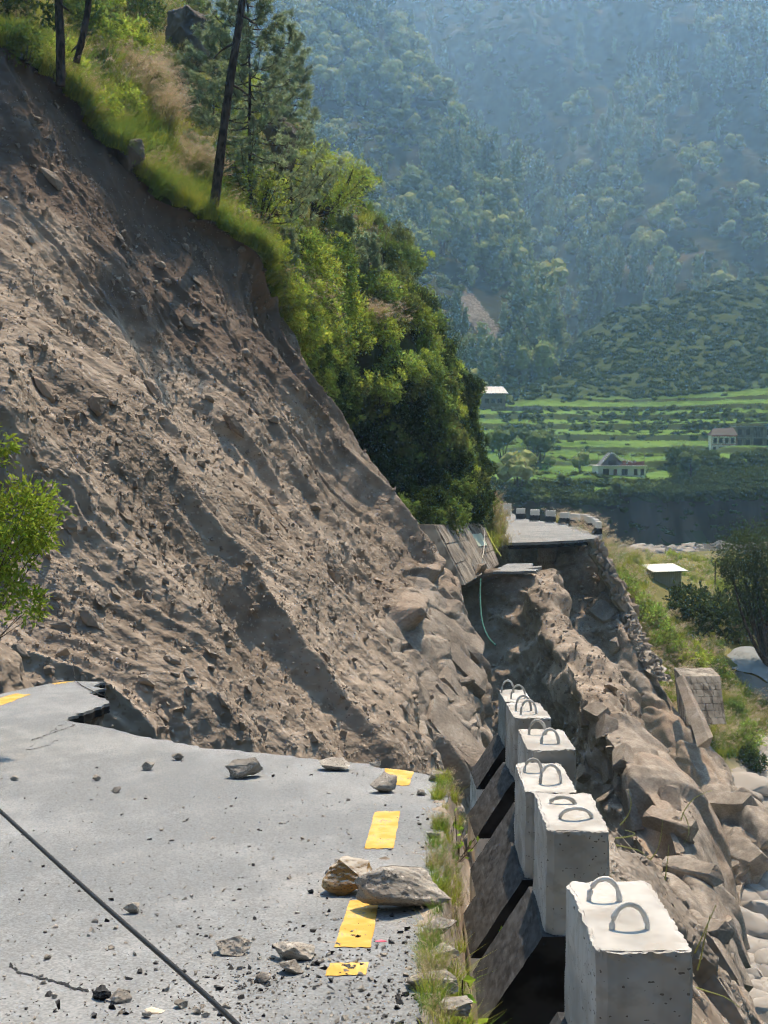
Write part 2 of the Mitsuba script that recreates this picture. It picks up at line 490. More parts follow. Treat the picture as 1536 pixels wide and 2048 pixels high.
grain = fbm(P0 * 3.0, 3, 9) - 0.5
rocky = sst(0.52, 0.62, uu + 0.22 * (fbm(P0 * 0.2, 2, 4) - 0.5)) * sst(0.42, 0.52, vv + 0.3 * (uu - 0.8) + 0.15 * (fbm(P0 * 0.3, 2, 14) - 0.5))
wob = np.stack([fbm(P0 * 0.8, 3, 21), fbm(P0 * 0.8, 3, 22)], -1) * 1.1
f1, f2, cid = worley(np.stack([s_ * 0.42, t_ * 0.27], -1) + wob, 3)
g1, g2, gid = worley(np.stack([s_ * 1.2, t_ * 0.8], -1) + wob * 1.5, 5)
wq = P0 + (np.stack([fbm(P0 * 0.5 + k * 9, 3, 23 + k) for k in range(3)], -1) - 0.5) * 1.6
block = facets(wq, (0.50, 0.42, 0.30), 3, 0.9, 0.6, 0.28) + facets(wq, (1.4, 1.2, 0.9), 5, 0.35, 0.20, 0.10)
soily = rill * 0.75 + rill2 * 0.30 + fine * 0.11 + fine2 * 0.07 + low * 2.2 + lump * 0.38 + grain * 0.14 + (fbm(P0 * 9.0, 2, 19) - 0.5) * 0.07 - 0.9
disp = soily * (1 - rocky) + (block + lump * 0.7 + grain * 0.12) * rocky
edge = sst(0, 0.02, vv)
disp = gaussian_filter(soily * (1 - rocky), 0.6) + gaussian_filter((block + lump * 0.7 + grain * 0.12) * rocky, (1.2, 1.2))
CLIFF = P0 + n_ * (disp * (0.25 + 0.75 * edge))[..., None]
CLIFF_N = grid_normals(CLIFF, [1, -0.5, 0.5])
CF = grid_faces(nv, nu)
rock_face = (rocky.ravel()[CF].mean(1) > 0.55)
cv, cuv = CLIFF.reshape(-1, 3), np.stack([uu.ravel(), vv.ravel()], 1)
SLOPE = 'landslide_slope'
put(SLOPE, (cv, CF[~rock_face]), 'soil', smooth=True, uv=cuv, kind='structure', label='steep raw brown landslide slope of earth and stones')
put('bedrock', (cv, CF[rock_face]), 'granite', SLOPE, smooth=True, uv=cuv, label='bare jointed bedrock at the lower right of the slide')

# ------------------------------------------------------------------ the spur under the slab remnant, down to the rocks beside the barriers
NEAR_RIBS = [
    [(1000, 2250, 6.5), (1200, 2180, 7.6), (1400, 2250, 8.8), (1600, 2500, 10), (1750, 2900, 11)],
    [(1050, 1960, 8.6), (1220, 1900, 10.5), (1350, 1980, 12), (1480, 2150, 13), (1620, 2400, 14)],
    [(1080, 1790, 12), (1225, 1750, 15), (1335, 1860, 15.5), (1440, 2000, 16), (1570, 2250, 17)],
    [(1060, 1700, 19), (1180, 1660, 23), (1250, 1720, 23.5), (1340, 1830, 23.5), (1435, 1960, 23), (1550, 2160, 23)],
    [(1060, 1715, 25), (1180, 1700, 31), (1245, 1770, 32), (1330, 1890, 32), (1420, 2030, 32), (1540, 2240, 32)],
]
Pn = loft(NEAR_RIBS, 260, 300)
nn = unit(gaussian_filter(grid_normals(Pn, [0.6, -0.3, 0.7]), (10, 10, 0)))
wq = Pn + (np.stack([fbm(Pn * 0.6 + k * 9, 3, 138 + k) for k in range(3)], -1) - 0.5) * 0.9
tq = np.stack([wq[..., 0] * 0.6 + wq[..., 2] * 0.6, wq[..., 1], wq[..., 0] * 0.7 - wq[..., 2] * 0.7], -1)
NEAR = Pn + nn * (facets(tq, (0.75, 0.55, 0.30), 61, 0.5, 0.28, 0.12) + facets(tq, (2.4, 2.0, 1.1), 62, 0.12, 0.06, 0.03) + (fbm(Pn * 1.2, 4, 140) - 0.5) * 0.35 + (fbm(Pn * 7, 2, 141) - 0.5) * 0.05)[..., None]
NEAR_N = grid_normals(NEAR, [0.6, -0.3, 0.7])
put('rock_bank', (NEAR.reshape(-1, 3), grid_faces(300, 260)), 'granite', smooth=30, kind='structure', label='rough bedrock slabs right beside and below the near barriers')
SPUR_RIBS = [
    [(900, 1720, 66), (1100, 1700, 61), (1180, 1790, 52), (1275, 1930, 43), (1375, 2060, 36), (1470, 2190, 31.5), (1540, 2330, 29)],
    [(900, 1545, 68), (1110, 1500, 64.5), (1180, 1560, 54.5), (1275, 1680, 45), (1375, 1810, 38.5), (1470, 1940, 34), (1540, 2080, 31.5)],
    [(870, 1335, 73), (1050, 1330, 69.3), (1130, 1430, 61.5), (1215, 1570, 52), (1315, 1705, 44.3), (1410, 1835, 39), (1490, 1990, 36.5)],
    [(880, 1185, 76), (1055, 1185, 71.6), (1088, 1250, 66.6), (1152, 1365, 58), (1245, 1520, 49.5), (1345, 1655, 43.5), (1428, 1795, 41), (1475, 1940, 39)],
    [(940, 1160, 74), (1075, 1155, 73), (1103, 1225, 67.5), (1185, 1345, 59), (1285, 1500, 50.5), (1380, 1625, 45), (1455, 1770, 43), (1490, 1900, 42)],
    [(940, 1175, 86), (1080, 1175, 85), (1108, 1270, 80), (1175, 1390, 71), (1265, 1550, 63), (1350, 1670, 58), (1420, 1810, 55), (1450, 1940, 53)],
]
nu2, nv2 = 480, 460
P1 = loft(SPUR_RIBS, nu2, nv2)
s1, t1 = lengths(P1)
n1 = unit(gaussian_filter(grid_normals(P1, [0.6, -0.5, 0.6]), (14, 14, 0)))
u1, v1 = np.meshgrid(np.linspace(0, 1, nu2), np.linspace(0, 1, nv2))
size = np.clip(P1[..., 1] / 40, 0.3, 1.0)
wob = np.stack([fbm(P1 * 0.7, 3, 31), fbm(P1 * 0.7, 3, 32)], -1) * 1.2
f1, f2, cid = worley(np.stack([s1 * 0.28, t1 * 0.13], -1) + wob * 0.6, 8)
g1, g2, gid = worley(np.stack([s1 * 0.95, t1 * 0.5], -1) + wob, 9)
soily = sst(0.76, 0.56, v1 + 0.3 * (fbm(P1 * 0.3, 3, 33) - 0.5)) * sst(0.05, 0.15, u1)
q1 = 0.8 * P1[..., 1] + 0.6 * P1[..., 0] + wob[..., 0] * 1.5
rillb = 1 - np.abs(2 * noise(np.stack([q1 * 0.6, P1[..., 2] * 0.1, q1 * 0], -1), 35) - 1)
lump = fbm(P1 * 0.5, 4, 36) - 0.5
wq = P1 + (np.stack([fbm(P1 * 0.35 + k * 9, 3, 38 + k) for k in range(3)], -1) - 0.5) * 1.6
tq = np.stack([wq[..., 0] * 0.55 + wq[..., 2] * 0.55, wq[..., 1], wq[..., 0] * 0.75 - wq[..., 2] * 0.75], -1)
rockd = facets(tq, (0.30, 0.30, 0.11), 8, 0.55, 0.35, 0.2) + facets(tq, (1.0, 1.0, 0.42), 9, 0.22, 0.12, 0.07) + lump * 0.5 + (fbm(P1 * 2.5, 3, 47) - 0.5) * 0.12
soild = rillb * 0.6 + lump * 2.0 + (fbm(P1 * 1.6, 4, 37) - 0.5) * 0.8 - 0.3
d1 = (rockd * (1 - soily) + soild * soily) * size * 0.9
d1 = gaussian_filter(d1, (1.6, 1.3))
SPURS = P1 + n1 * d1[..., None]
SPUR_N = grid_normals(SPURS, [0.6, -0.5, 0.6])
SF = grid_faces(nv2, nu2)
sv, suv = SPURS.reshape(-1, 3), np.stack([u1.ravel(), v1.ravel() + 1], 1)
soil_face = soily.ravel()[SF].mean(1) > 0.5
put('rock_spur', (sv, SF[~soil_face]), 'granite', smooth=True, uv=suv, kind='structure', label='slanting bedrock slabs falling away beside the concrete barriers')
put('loose_earth', (sv, SF[soil_face]), 'soil', 'rock_spur', smooth=True, uv=suv)

# ------------------------------------------------------------------ the face under the far road
FACE_RIBS = [
    [(890, 1100, 106), (900, 1180, 105), (930, 1300, 101), (1000, 1450, 96), (1080, 1620, 89)],
    [(985, 1100, 101), (995, 1180, 100), (1030, 1300, 96), (1120, 1450, 90), (1220, 1620, 82)],
    [(1018, 1089, 97.5), (1040, 1140, 96.5), (1090, 1250, 93), (1170, 1380, 87), (1290, 1560, 77), (1400, 1780, 65)],
    [(1100, 1084, 95.5), (1112, 1150, 94), (1160, 1250, 90.5), (1230, 1380, 84.5), (1340, 1560, 75), (1450, 1800, 62)],
    [(1184, 1080, 94), (1196, 1150, 92.5), (1240, 1240, 89), (1300, 1360, 83), (1400, 1540, 73), (1480, 1790, 61)],
    [(1192, 1080, 94.5), (1222, 1150, 93.5), (1283, 1280, 89), (1338, 1365, 84.5), (1425, 1500, 76), (1487, 1600, 69), (1512, 1700, 64), (1500, 1820, 62)],
    [(1192, 1084, 101), (1225, 1165, 101), (1278, 1300, 98), (1325, 1395, 94), (1405, 1530, 87), (1470, 1650, 80), (1500, 1760, 76), (1495, 1840, 74)],
]
nu3, nv3 = 360, 420
P2 = loft(FACE_RIBS, nu3, nv3)
s2, t2 = lengths(P2)
n2 = unit(gaussian_filter(grid_normals(P2, [0.3, -0.8, 0.4]), (14, 14, 0)))
u2, v2 = np.meshgrid(np.linspace(0, 1, nu3), np.linspace(0, 1, nv3))
wob = np.stack([fbm(P2 * 0.35, 3, 41), fbm(P2 * 0.35, 3, 42)], -1) * 1.1
f1, f2, cid = worley(np.stack([s2 * 0.16, t2 * 0.07], -1) + wob * 0.5, 12)
g1, g2, gid = worley(np.stack([s2 * 0.5, t2 * 0.25], -1) + wob, 13)
earth = sst(0.33, 0.20, v2 + 0.2 * (fbm(P2 * 0.25, 3, 43) - 0.5) + 0.12 * (u2 - 0.5))
lump = fbm(P2 * 0.3, 4, 44) - 0.5
wq = P2 + (np.stack([fbm(P2 * 0.25 + k * 9, 3, 48 + k) for k in range(3)], -1) - 0.5) * 2.0
tq = np.stack([wq[..., 0] * 0.6 + wq[..., 2] * 0.6, wq[..., 1], wq[..., 0] * 0.7 - wq[..., 2] * 0.7], -1)
rockd = facets(tq, (0.15, 0.15, 0.05), 12, 1.1, 0.6, 0.5) + facets(tq, (0.5, 0.5, 0.16), 13, 0.3, 0.14, 0.16) + (fbm(P2 * 1.6, 3, 49) - 0.5) * 0.3 + lump * 0.6 - 0.3
eard = (1 - np.abs(2 * noise(np.stack([s2 * 0.6, t2 * 0.07, s2 * 0], -1), 45) - 1)) * 0.7 + lump * 1.6 + (fbm(P2 * 2, 3, 46) - 0.5) * 0.6 - 0.5
FACE = P2 + n2 * (gaussian_filter(rockd * (1 - earth) + eard * earth, (1.4, 1.2)) * sst(0, 0.03, v2))[..., None]
FACE_N = grid_normals(FACE, [0.3, -0.8, 0.4])
FF = grid_faces(nv3, nu3)
fv, fuv = FACE.reshape(-1, 3), np.stack([u2.ravel(), v2.ravel() + 1], 1)
earth_face = earth.ravel()[FF].mean(1) > 0.5
put('scar_face', (fv, FF[~earth_face]), 'granite', smooth=True, uv=fuv, kind='structure', label='smooth granite face exposed below the broken end of the far road')
put('road_bed', (fv, FF[earth_face]), 'soil', 'scar_face', smooth=True, uv=fuv)

# ------------------------------------------------------------------ the overgrown hill above the slide
HILL_RIBS = [
    [(-300, -500, 90), (-300, -100, 60), (-330, 0, 42), (-345, 60, 37.6)],
    [(0, -500, 90), (0, -150, 60), (0, 20, 45), (0, 100, 39.8)],
    [(200, -300, 100), (160, -60, 66), (130, 60, 50), (110, 165, 41.8)],
    [(330, -90, 112), (290, 0, 78), (250, 120, 55), (222, 292, 43.2)],
    [(432, 75, 104), (415, 140, 82), (385, 250, 59), (333, 402, 44.8)],
    [(515, 215, 104), (515, 280, 80), (490, 380, 61), (432, 452, 46.9)],
    [(590, 300, 106), (605, 370, 82), (598, 480, 66), (524, 530, 49.5)],
    [(672, 400, 106), (705, 480, 81), (690, 620, 74), (660, 760, 72), (600, 880, 70)],
    [(735, 440, 100), (775, 570, 82), (785, 700, 77), (750, 850, 75.5), (690, 1000, 74)],
    [(785, 550, 98), (830, 660, 82), (850, 800, 79), (835, 930, 77.5), (760, 1060, 72)],
    [(825, 620, 95), (875, 740, 83), (900, 880, 81), (885, 985, 79), (840, 1058, 70)],
    [(855, 710, 96), (900, 830, 86), (915, 950, 82), (935, 1052, 80)],
    [(865, 730, 110), (905, 850, 100), (925, 960, 95), (965, 1040, 92)],
    [(850, 750, 130), (895, 870, 120), (920, 970, 112), (965, 1030, 108)],
]
nu4, nv4 = 300, 220
P3 = loft(HILL_RIBS, nu4, nv4)
n3 = grid_normals(P3, [0.5, -0.6, 0.6])
v3 = np.linspace(0, 1, nv4)[:, None] * np.ones((1, nu4))
HILL = P3 + n3 * ((fbm(P3 * 0.22, 4, 51) - 0.5) * 3.2 * sst(1, 0.85, v3) + (fbm(P3 * 1.1, 3, 52) - 0.5) * 0.7)[..., None]
HILL_N = grid_normals(HILL, [0.5, -0.6, 0.6])
put('hillside', (HILL.reshape(-1, 3), grid_faces(nv4, nu4)), 'hill_earth', smooth=True, kind='structure', label='overgrown hillside above the landslide')

# ------------------------------------------------------------------ the far mountains
SPUR_A = [
    [(100, -350, 1150), (150, 0, 860), (250, 400, 700), (300, 900, 560)],
    [(400, -320, 1100), (450, 50, 840), (530, 420, 690), (600, 850, 550)],
    [(600, -200, 1050), (650, 150, 820), (720, 490, 670), (790, 830, 530)],
    [(680, -60, 1000), (760, 210, 815), (830, 500, 675), (890, 810, 520)],
    [(720, 0, 985), (850, 250, 815), (935, 530, 675), (970, 805, 505)],
    [(760, 50, 980), (905, 270, 820), (995, 430, 740), (1055, 580, 680), (1110, 690, 600), (1060, 800, 515)],
    [(745, 80, 1090), (890, 310, 950), (975, 470, 870), (1030, 630, 800), (1075, 740, 720), (1040, 810, 640)],
]
SPUR_B = [
    [(-400, -260, 2006), (-300, 0, 1593), (-200, 400, 1357), (-200, 900, 1180)],
    [(300, -260, 1888), (400, 0, 1534), (500, 400, 1321), (600, 850, 1156)],
    [(760, -260, 1793), (800, 0, 1486), (880, 400, 1274), (1000, 750, 1062)],
    [(980, -260, 1687), (1000, 0, 1392), (1080, 400, 1156), (1130, 760, 944)],
    [(1200, -260, 1569), (1230, 0, 1286), (1260, 400, 1050), (1240, 780, 861)],
    [(1400, -260, 1475), (1430, 0, 1203), (1440, 350, 1003), (1420, 740, 843)],
    [(1650, -260, 1416), (1660, 0, 1156), (1640, 350, 979), (1640, 740, 837)],
    [(2100, -260, 1392), (2100, 0, 1144), (2080, 350, 967), (2080, 740, 837)],
]


def mountain(ribs, nu, nv, amp, seed, name, label):
    p = loft(ribs, nu, nv)
    n = grid_normals(p, [0, -0.7, 0.7])
    s, t = lengths(p)
    gully = 1 - np.abs(2 * fbm(np.stack([s * 0.011, t * 0.0028, s * 0], -1), 3, seed) - 1)
    d = (fbm(p * 0.006, 5, seed + 1) - 0.5) * amp + gully * amp * 0.7 - amp * 0.4 + (fbm(p * 0.05, 3, seed + 2) - 0.5) * amp * 0.16
    v = np.linspace(0, 1, nu)[None] * np.ones((nv, 1))
    p = p + n * d[..., None]
    f = grid_faces(nv, nu)
    if name == 'mountain_spur':
        x, y, _d = pix(p.reshape(-1, 3)[f].mean(1))
        scar = Polygon([(918, 560), (945, 585), (985, 640), (1030, 700), (1068, 738), (1040, 756), (1000, 720), (960, 672), (925, 625)])
        bare = np.array([scar.contains(Point(a, b)) for a, b in zip(x, y)])
        put(name, (p.reshape(-1, 3), f[~bare]), 'mountain_earth', smooth=True, kind='structure', label=label)
        put('bare_slip', (p.reshape(-1, 3), f[bare]), 'dark_rock', name, smooth=True, label='pale bare landslip scar on the mountain spur')
    else:
        put(name, (p.reshape(-1, 3), f), 'mountain_earth', smooth=True, kind='structure', label=label)
    return p, grid_normals(p, [0, -0.7, 0.7])


MTA, MTA_N = mountain(SPUR_A, 320, 300, 34, 61, 'mountain_spur', 'forested mountain spur dropping to the right into the valley')
MTB, MTB_N = mountain(SPUR_B, 240, 240, 60, 71, 'mountain', 'dark hazy forested mountainside filling the background')

# the valley's other walls, unseen, added beside and behind the viewpoint to cut sky light
ang = np.linspace(math.radians(62), math.radians(-200), 90)
rad = np.linspace(0, 1, 40)
AA, RR = np.meshgrid(ang, rad)
wr = 260 + 560 * RR + 60 * np.sin(AA * 3)
wp_ = np.stack([wr * np.cos(AA), wr * np.sin(AA) + 60, -26 + 430 * RR ** 0.9 + 60 * RR * (fbm(np.stack([AA * 3, RR * 2, RR * 0], -1), 4, 99) - 0.5)], -1)
wp_[..., 2] = np.minimum(wp_[..., 2], 560)
put('mountain', (wp_.reshape(-1, 3), grid_faces(40, 90)), 'mountain_earth', smooth=True, kind='structure')

# ------------------------------------------------------------------ heightfields: the river side and the fields


def heightfield(points, x0, x1, y0, y1, step, blur, post=None):
    w = np.array([W(*p) if len(p) == 3 else np.array(p[:3]) for p in points])
    xs, ys = np.arange(x0, x1 + step, step), np.arange(y0, y1 + step, step)
    X, Y = np.meshgrid(xs, ys)
    # points far outside give the flat continuation
    z = LinearNDInterpolator(w[:, :2], w[:, 2])(X, Y)
    if np.isnan(z).any():
        from scipy.interpolate import NearestNDInterpolator
        zn = NearestNDInterpolator(w[:, :2], w[:, 2])(X, Y)
        z = np.where(np.isnan(z), zn, z)
    z = gaussian_filter(z, blur / step)
    if post is not None:
        z = post(X, Y, z)
    return np.stack([X, Y, z], -1)


def at_height(hf, x, y):
    xs, ys = hf[0, :, 0], hf[:, 0, 1]
    i = np.clip((np.asarray(y) - ys[0]) / (ys[1] - ys[0]), 0, len(ys) - 1.001)
    j = np.clip((np.asarray(x) - xs[0]) / (xs[1] - xs[0]), 0, len(xs) - 1.001)
    a, b = i.astype(int), j.astype(int)
    fi, fj = i - a, j - b
    z = hf[..., 2]
    return z[a, b] * (1 - fi) * (1 - fj) + z[a + 1, b] * fi * (1 - fj) + z[a, b + 1] * (1 - fi) * fj + z[a + 1, b + 1] * fi * fj


BANK_PTS = [
    (1200, 1085, 104), (1215, 1110, 108), (1240, 1160, 106), (1300, 1280, 97), (1345, 1350, 93), (1440, 1485, 86), (1495, 1600, 79), (1515, 1700, 74),
    (1140, 1060, 118), (1000, 1040, 130), (1180, 1085, 125),
    (1250, 1120, 140), (1300, 1145, 150), (1350, 1172, 148), (1430, 1190, 142), (1500, 1210, 135), (1600, 1240, 130), (1330, 1225, 118), (1400, 1260, 112), (1460, 1300, 108),
    (1536, 1370, 102), (1450, 1370, 96), (1500, 1450, 93), (1500, 1510, 88), (1512, 1570, 84), (1600, 1380, 104),
    (1250, 1100, 185), (1350, 1118, 195), (1450, 1130, 195), (1600, 1140, 195), (1150, 1095, 190), (1000, 1090, 190),
    (1300, 1112, 235, ), (1500, 1112, 235), (1100, 1112, 235), (1700, 1112, 235),
    (1540, 1560, 92), (1560, 1480, 98), (1530, 1640, 84), (1525, 1760, 70), (1500, 1900, 60), (1600, 1900, 60), (1700, 1600, 86),
    (90, 60, -22.5, 0), (90, 120, -21.5, 0), (160, 200, -20.5, 0), (40, 60, -22, 0), (26, 45, -22, 0), (-60, 130, -6, 0), (-60, 235, -20, 0), (120, 300, -20.5, 0), (-60, 300, -20.5, 0), (20, 40, -22, 0), (90, 30, -22.5, 0),
]


def bank_post(X, Y, z):
    p = np.stack([X, Y, X * 0], -1)
    return z + (fbm(p * 0.12, 4, 81) - 0.5) * 1.6 + (fbm(p * 0.7, 3, 82) - 0.5) * 0.4


BANK = heightfield(BANK_PTS, 8, 92, 44, 300, 0.8, 1.6, bank_post)
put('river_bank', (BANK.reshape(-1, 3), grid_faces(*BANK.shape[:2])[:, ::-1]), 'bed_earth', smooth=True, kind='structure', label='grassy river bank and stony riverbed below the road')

FIELD_PTS = [
    (900, 1000, 262), (1000, 1000, 268), (1100, 990, 275), (1230, 985, 285), (1330, 978, 292), (1430, 975, 300), (1536, 975, 305), (1700, 975, 310),
    (900, 980, 290), (1000, 972, 296), (1100, 970, 300), (1245, 957, 312), (1330, 952, 320), (1430, 940, 330), (1536, 935, 340), (1700, 930, 345),
    (900, 940, 330), (1000, 935, 335), (1100, 935, 340), (1250, 930, 352), (1350, 920, 365), (1445, 907, 398), (1520, 905, 400), (1700, 900, 400),
    (900, 890, 390), (1000, 885, 390), (1100, 890, 395), (1200, 905, 400), (1340, 905, 410), (900, 830, 440), (960, 822, 450), (1060, 825, 452), (1200, 850, 445), (1300, 862, 440), (1400, 858, 425), (1536, 850, 420),
    (1700, 850, 420), (950, 806, 470), (1010, 800, 478), (1100, 765, 490), (1200, 745, 500), (1300, 745, 500), (1400, 755, 490), (1536, 755, 480),
    (1000, 790, 500), (1060, 750, 520), (1150, 690, 555), (1250, 622, 590), (1330, 592, 610), (1400, 575, 625), (1536, 552, 645), (1700, 530, 660), (1300, 680, 540), (1420, 660, 550), (1536, 650, 550), (1700, 640, 550),
    (900, 790, 520), (850, 780, 560), (1000, 790, 590), (1150, 760, 660), (1250, 700, 700), (1400, 680, 740), (1700, 640, 780), (1000, 770, 700), (700, 760, 700),
    (700, 1000, 250), (600, 900, 340), (600, 820, 450), (500, 790, 520),
]


def field_post(X, Y, z):
    p = np.stack([X, Y, X * 0], -1)
    bumps = (fbm(p * 0.02, 4, 91) - 0.5)
    steps = 3.4
    k = (z + bumps * 13.0 + (fbm(p * 0.007, 2, 96) - 0.5) * 14) / steps
    f = k - np.floor(k)
    terr = (np.floor(k) + sst(0.80, 0.97, f) * 0.45 + f * 0.55) * steps
    infield = sst(490, 440, Y) * sst(285, 293, Y)
    z = z * (1 - infield) + terr * infield
    hill = sst(470, 540, Y)
    z = z + hill * ((fbm(p * 0.03, 4, 92) - 0.5) * 14 + (fbm(p * 0.12, 3, 93) - 0.5) * 3.5)
    # the scarp down to the river
    edge = 278 + 10 * np.clip((X - 20) / 100, -0.5, 2) + 14 * (fbm(p * 0.06, 4, 94) - 0.5)
    drop = sst(edge + 1.5, edge - 5.5, Y)
    low = -20.6 + (fbm(p * 0.2, 3, 95) - 0.5) * 2.5
    return z * (1 - drop) + low * drop


FIELDS = heightfield(FIELD_PTS, -70, 260, 236, 760, 1.25, 3.0, field_post)
put('valley', (FIELDS.reshape(-1, 3), grid_faces(*FIELDS.shape[:2])[:, ::-1]), 'valley_earth', smooth=True, kind='structure', label='terraced green fields and scrubby hill across the river')
# a base sheet that closes the ground below everything
put('ground', (np.array([[-2400, -400, -30.0], [2400, -400, -30], [2400, 3000, -30], [-2400, 3000, -30]]), np.array([[0, 1, 2], [0, 2, 3]])), 'mountain_earth', kind='structure')

# ==================================================================  THE NEAR ROAD


def shear(mesh):
    """Lays a mesh built on the level onto the falling road plane."""
    v = np.array(mesh.vertices)
    v[:, 2] += GRADE * v[:, 1]
    return trimesh.Trimesh(v, mesh.faces, process=False)


def jagged(pts, step, amp, seed):
    """A denser outline with small random bites."""
    out = []
    rng = np.random.default_rng(seed)
    for a, b in zip(pts[:-1], pts[1:]):
        a, b = np.array(a), np.array(b)
        L = np.linalg.norm(b - a)
        k = max(1, int(L / step))
        nrm = np.array([-(b - a)[1], (b - a)[0]]) / (L + 1e-9)
        for i in range(k):
            out.append(a + (b - a) * i / k + nrm * rng.normal() * amp * (0 if k == 1 else 1))
    out.append(np.array(pts[-1]))
    return out


EDGE_PX = [(205, 1364), (188, 1372), (203, 1376), (180, 1387), (219, 1402), (205, 1411), (170, 1423), (130, 1440), (170, 1447), (245, 1462), (258, 1468), (330, 1480), (420, 1497), (500, 1503),
           (600, 1515), (700, 1525), (745, 1528), (760, 1536), (800, 1541), (850, 1548), (872, 1556), (890, 1562)]
SIDE_PX = [(893, 1600), (886, 1680), (880, 1760), (868, 1850), (858, 1950), (845, 2060)]
edge_xy = [tuple(on_road(*q)[:2]) for q in EDGE_PX]
side_xy = [tuple(on_road(*q)[:2]) for q in SIDE_PX]
far_xy = [tuple(on_road(*q)[:2]) for q in ((-500, 1478), (-200, 1424), (0, 1388), (100, 1367), (150, 1362), (205, 1364))]
outline = [(-11.0, 9.0)] + far_xy[:-1] + jagged(edge_xy, 0.11, 0.022, 3) + jagged([edge_xy[-1]] + side_xy, 0.25, 0.012, 4)[1:] + [(0.15, 2.0), (0.1, -6.0), (-11.0, -6.0)]
road_poly = Polygon(outline).buffer(0)
if road_poly.geom_type != 'Polygon':
    road_poly = max(road_poly.geoms, key=lambda g: g.area)


def slab(poly, z0, z1):
    m = trimesh.creation.extrude_polygon(poly, z1 - z0, engine='earcut')
    m.apply_translation((0, 0, z0))
    return m


ROAD = put('road', shear(slab(road_poly, -0.035, 0)), 'asphalt', kind='structure', label='broken grey asphalt road littered with stones')
put('broken_edge', shear(slab(Polygon(jagged([*road_poly.exterior.coords], 0.08, 0.012, 8)).buffer(0.0), -0.12, -0.039)), 'black_paint', ROAD, label='black fractured asphalt edge')
body = shear(slab(road_poly.buffer(-0.06), -0.42, -0.121)).subdivide_to_size(0.35, max_iter=12)
bv = np.array(body.vertices)
low = sst(-0.13, -0.42, bv[:, 2] - GRADE * bv[:, 1])
bv += (np.stack([fbm(bv * 1.3 + k * 9, 3, 100 + k) for k in range(3)], 1) - 0.5) * (0.7 * low)[:, None] * [1, 1, 0.4]
bv[:, 1] -= 0.25 * low
put('road_base', trimesh.Trimesh(bv, body.faces, process=False), 'soil', ROAD, smooth=40, uv=None)


def flat_strip(px_list, dz):
    """A sheet on the road through photo points (a closed outline)."""
    poly = Polygon([tuple(on_road(*q)[:2]) for q in px_list]).buffer(0)
    poly = poly.intersection(road_poly)
    v, f = trimesh.creation.triangulate_polygon(poly, engine='earcut')
    return shear(trimesh.Trimesh(np.c_[v, np.full(len(v), dz)], f, process=False))


def wobble(px_list, k, amp, seed):
    rng = np.random.default_rng(seed)
    p = np.array(px_list + px_list[:1], float)
    out = []
    for a, b in zip(p[:-1], p[1:]):
        for i in range(k):
            out.append(tuple(a + (b - a) * i / k + rng.normal(size=2) * amp * (i > 0)))
    return out


for outline_px, lab in (([(768, 1571), (818, 1571), (828, 1543), (800, 1539), (770, 1533)], 'yellow dash at the broken edge'), ([(729, 1698), (787, 1698), (800, 1623), (750, 1625)], None),
                        ([(668, 1896), (742, 1896), (758, 1800), (700, 1802)], 'yellow dash under the large flat boulder'), ([(650, 1953), (732, 1951), (737, 1926), (660, 1928)], 'short scraped yellow dash'),
                        ([(0, 1412), (62, 1389), (30, 1388), (-60, 1412), (-60, 1425)], None), ([(116, 1369), (160, 1360.5), (148, 1358.5), (100, 1369)], None)):
    put('yellow_marking', flat_strip(wobble(outline_px, 7, 0.7, int(outline_px[0][0])), 0.004), 'yellow_paint', ROAD, label=lab)
crk = curve([on_road(*q) + [0, 0, 0.004] for q in ((18, 1930), (35, 1942), (80, 1957), (120, 1967), (150, 1978), (178, 1984))], 50)
rng = np.random.default_rng(11)
crk[:, :2] += rng.normal(size=(50, 2)) * 0.008
wid = 0.004 + 0.010 * rng.random(50)
cm = np.vstack([crk + np.c_[wid * 0, wid, wid * 0], crk - np.c_[wid * 0, wid, wid * 0]])
cf = np.array([[i, i + 1, i + 51] for i in range(49)] + [[i, i + 51, i + 50] for i in range(49)])
put('crack', (cm, cf), 'cable_black', ROAD, label='thin dark crack in the asphalt')
for pts in ([(120, 1478), (90, 1492), (60, 1500), (95, 1470), (140, 1440)], [(60, 1482), (110, 1465), (150, 1450)]):
    crk = curve([on_road(*q) + [0, 0, 0.004] for q in pts], 30)
    crk[:, :2] += rng.normal(size=(30, 2)) * 0.015
    cm = np.vstack([crk + [0, 0.012, 0], crk - [0, 0.012, 0]])
    put('crack', (cm, np.array([[i, i + 1, i + 31] for i in range(29)] + [[i, i + 31, i + 30] for i in range(29)])), 'cable_black', ROAD)


# the shoulder and the slope under the barriers
def row_x(y):
    return np.interp(y, [-2, 3, 4.1, 6, 7.3, 8.3, 10.2, 14.2, 18], [0.62, 0.62, 0.63, 0.71, 0.75, 0.84, 0.97, 1.25, 1.5])


ex, ey = np.meshgrid(np.r_[np.linspace(-0.3, 2.2, 90), np.linspace(2.25, 5.0, 40)], np.linspace(-4, 18, 320))
dd = ex - row_x(ey)
pp = np.stack([ex, ey, ex * 0], -1)
ez = GRADE * ey + 0.004 + 0.05 * (fbm(pp * 5, 3, 113) - 0.5) - 0.03 * sst(0.05, -0.12, ex - np.interp(ey, [2, 6, 10.7], [0.15, 0.20, 0.46])) - 0.62 * sst(-0.02, 0.16, ex - np.interp(ey, [2, 6, 10.7, 12], [0.19, 0.25, 0.52, 0.56])) - 1.25 * np.clip(dd - 0.30, 0, None)
ez += (fbm(pp * 3, 4, 111) - 0.5) * 0.16 * sst(-0.35, 0.1, dd) + (fbm(pp * 11, 2, 112) - 0.5) * 0.05
ez -= 4.0 * sst(10.6, 13.5, ey) * sst(0.0, -0.6, dd) + 5.0 * sst(14.6, 17.5, ey) + 3 * sst(15, 18, ey)
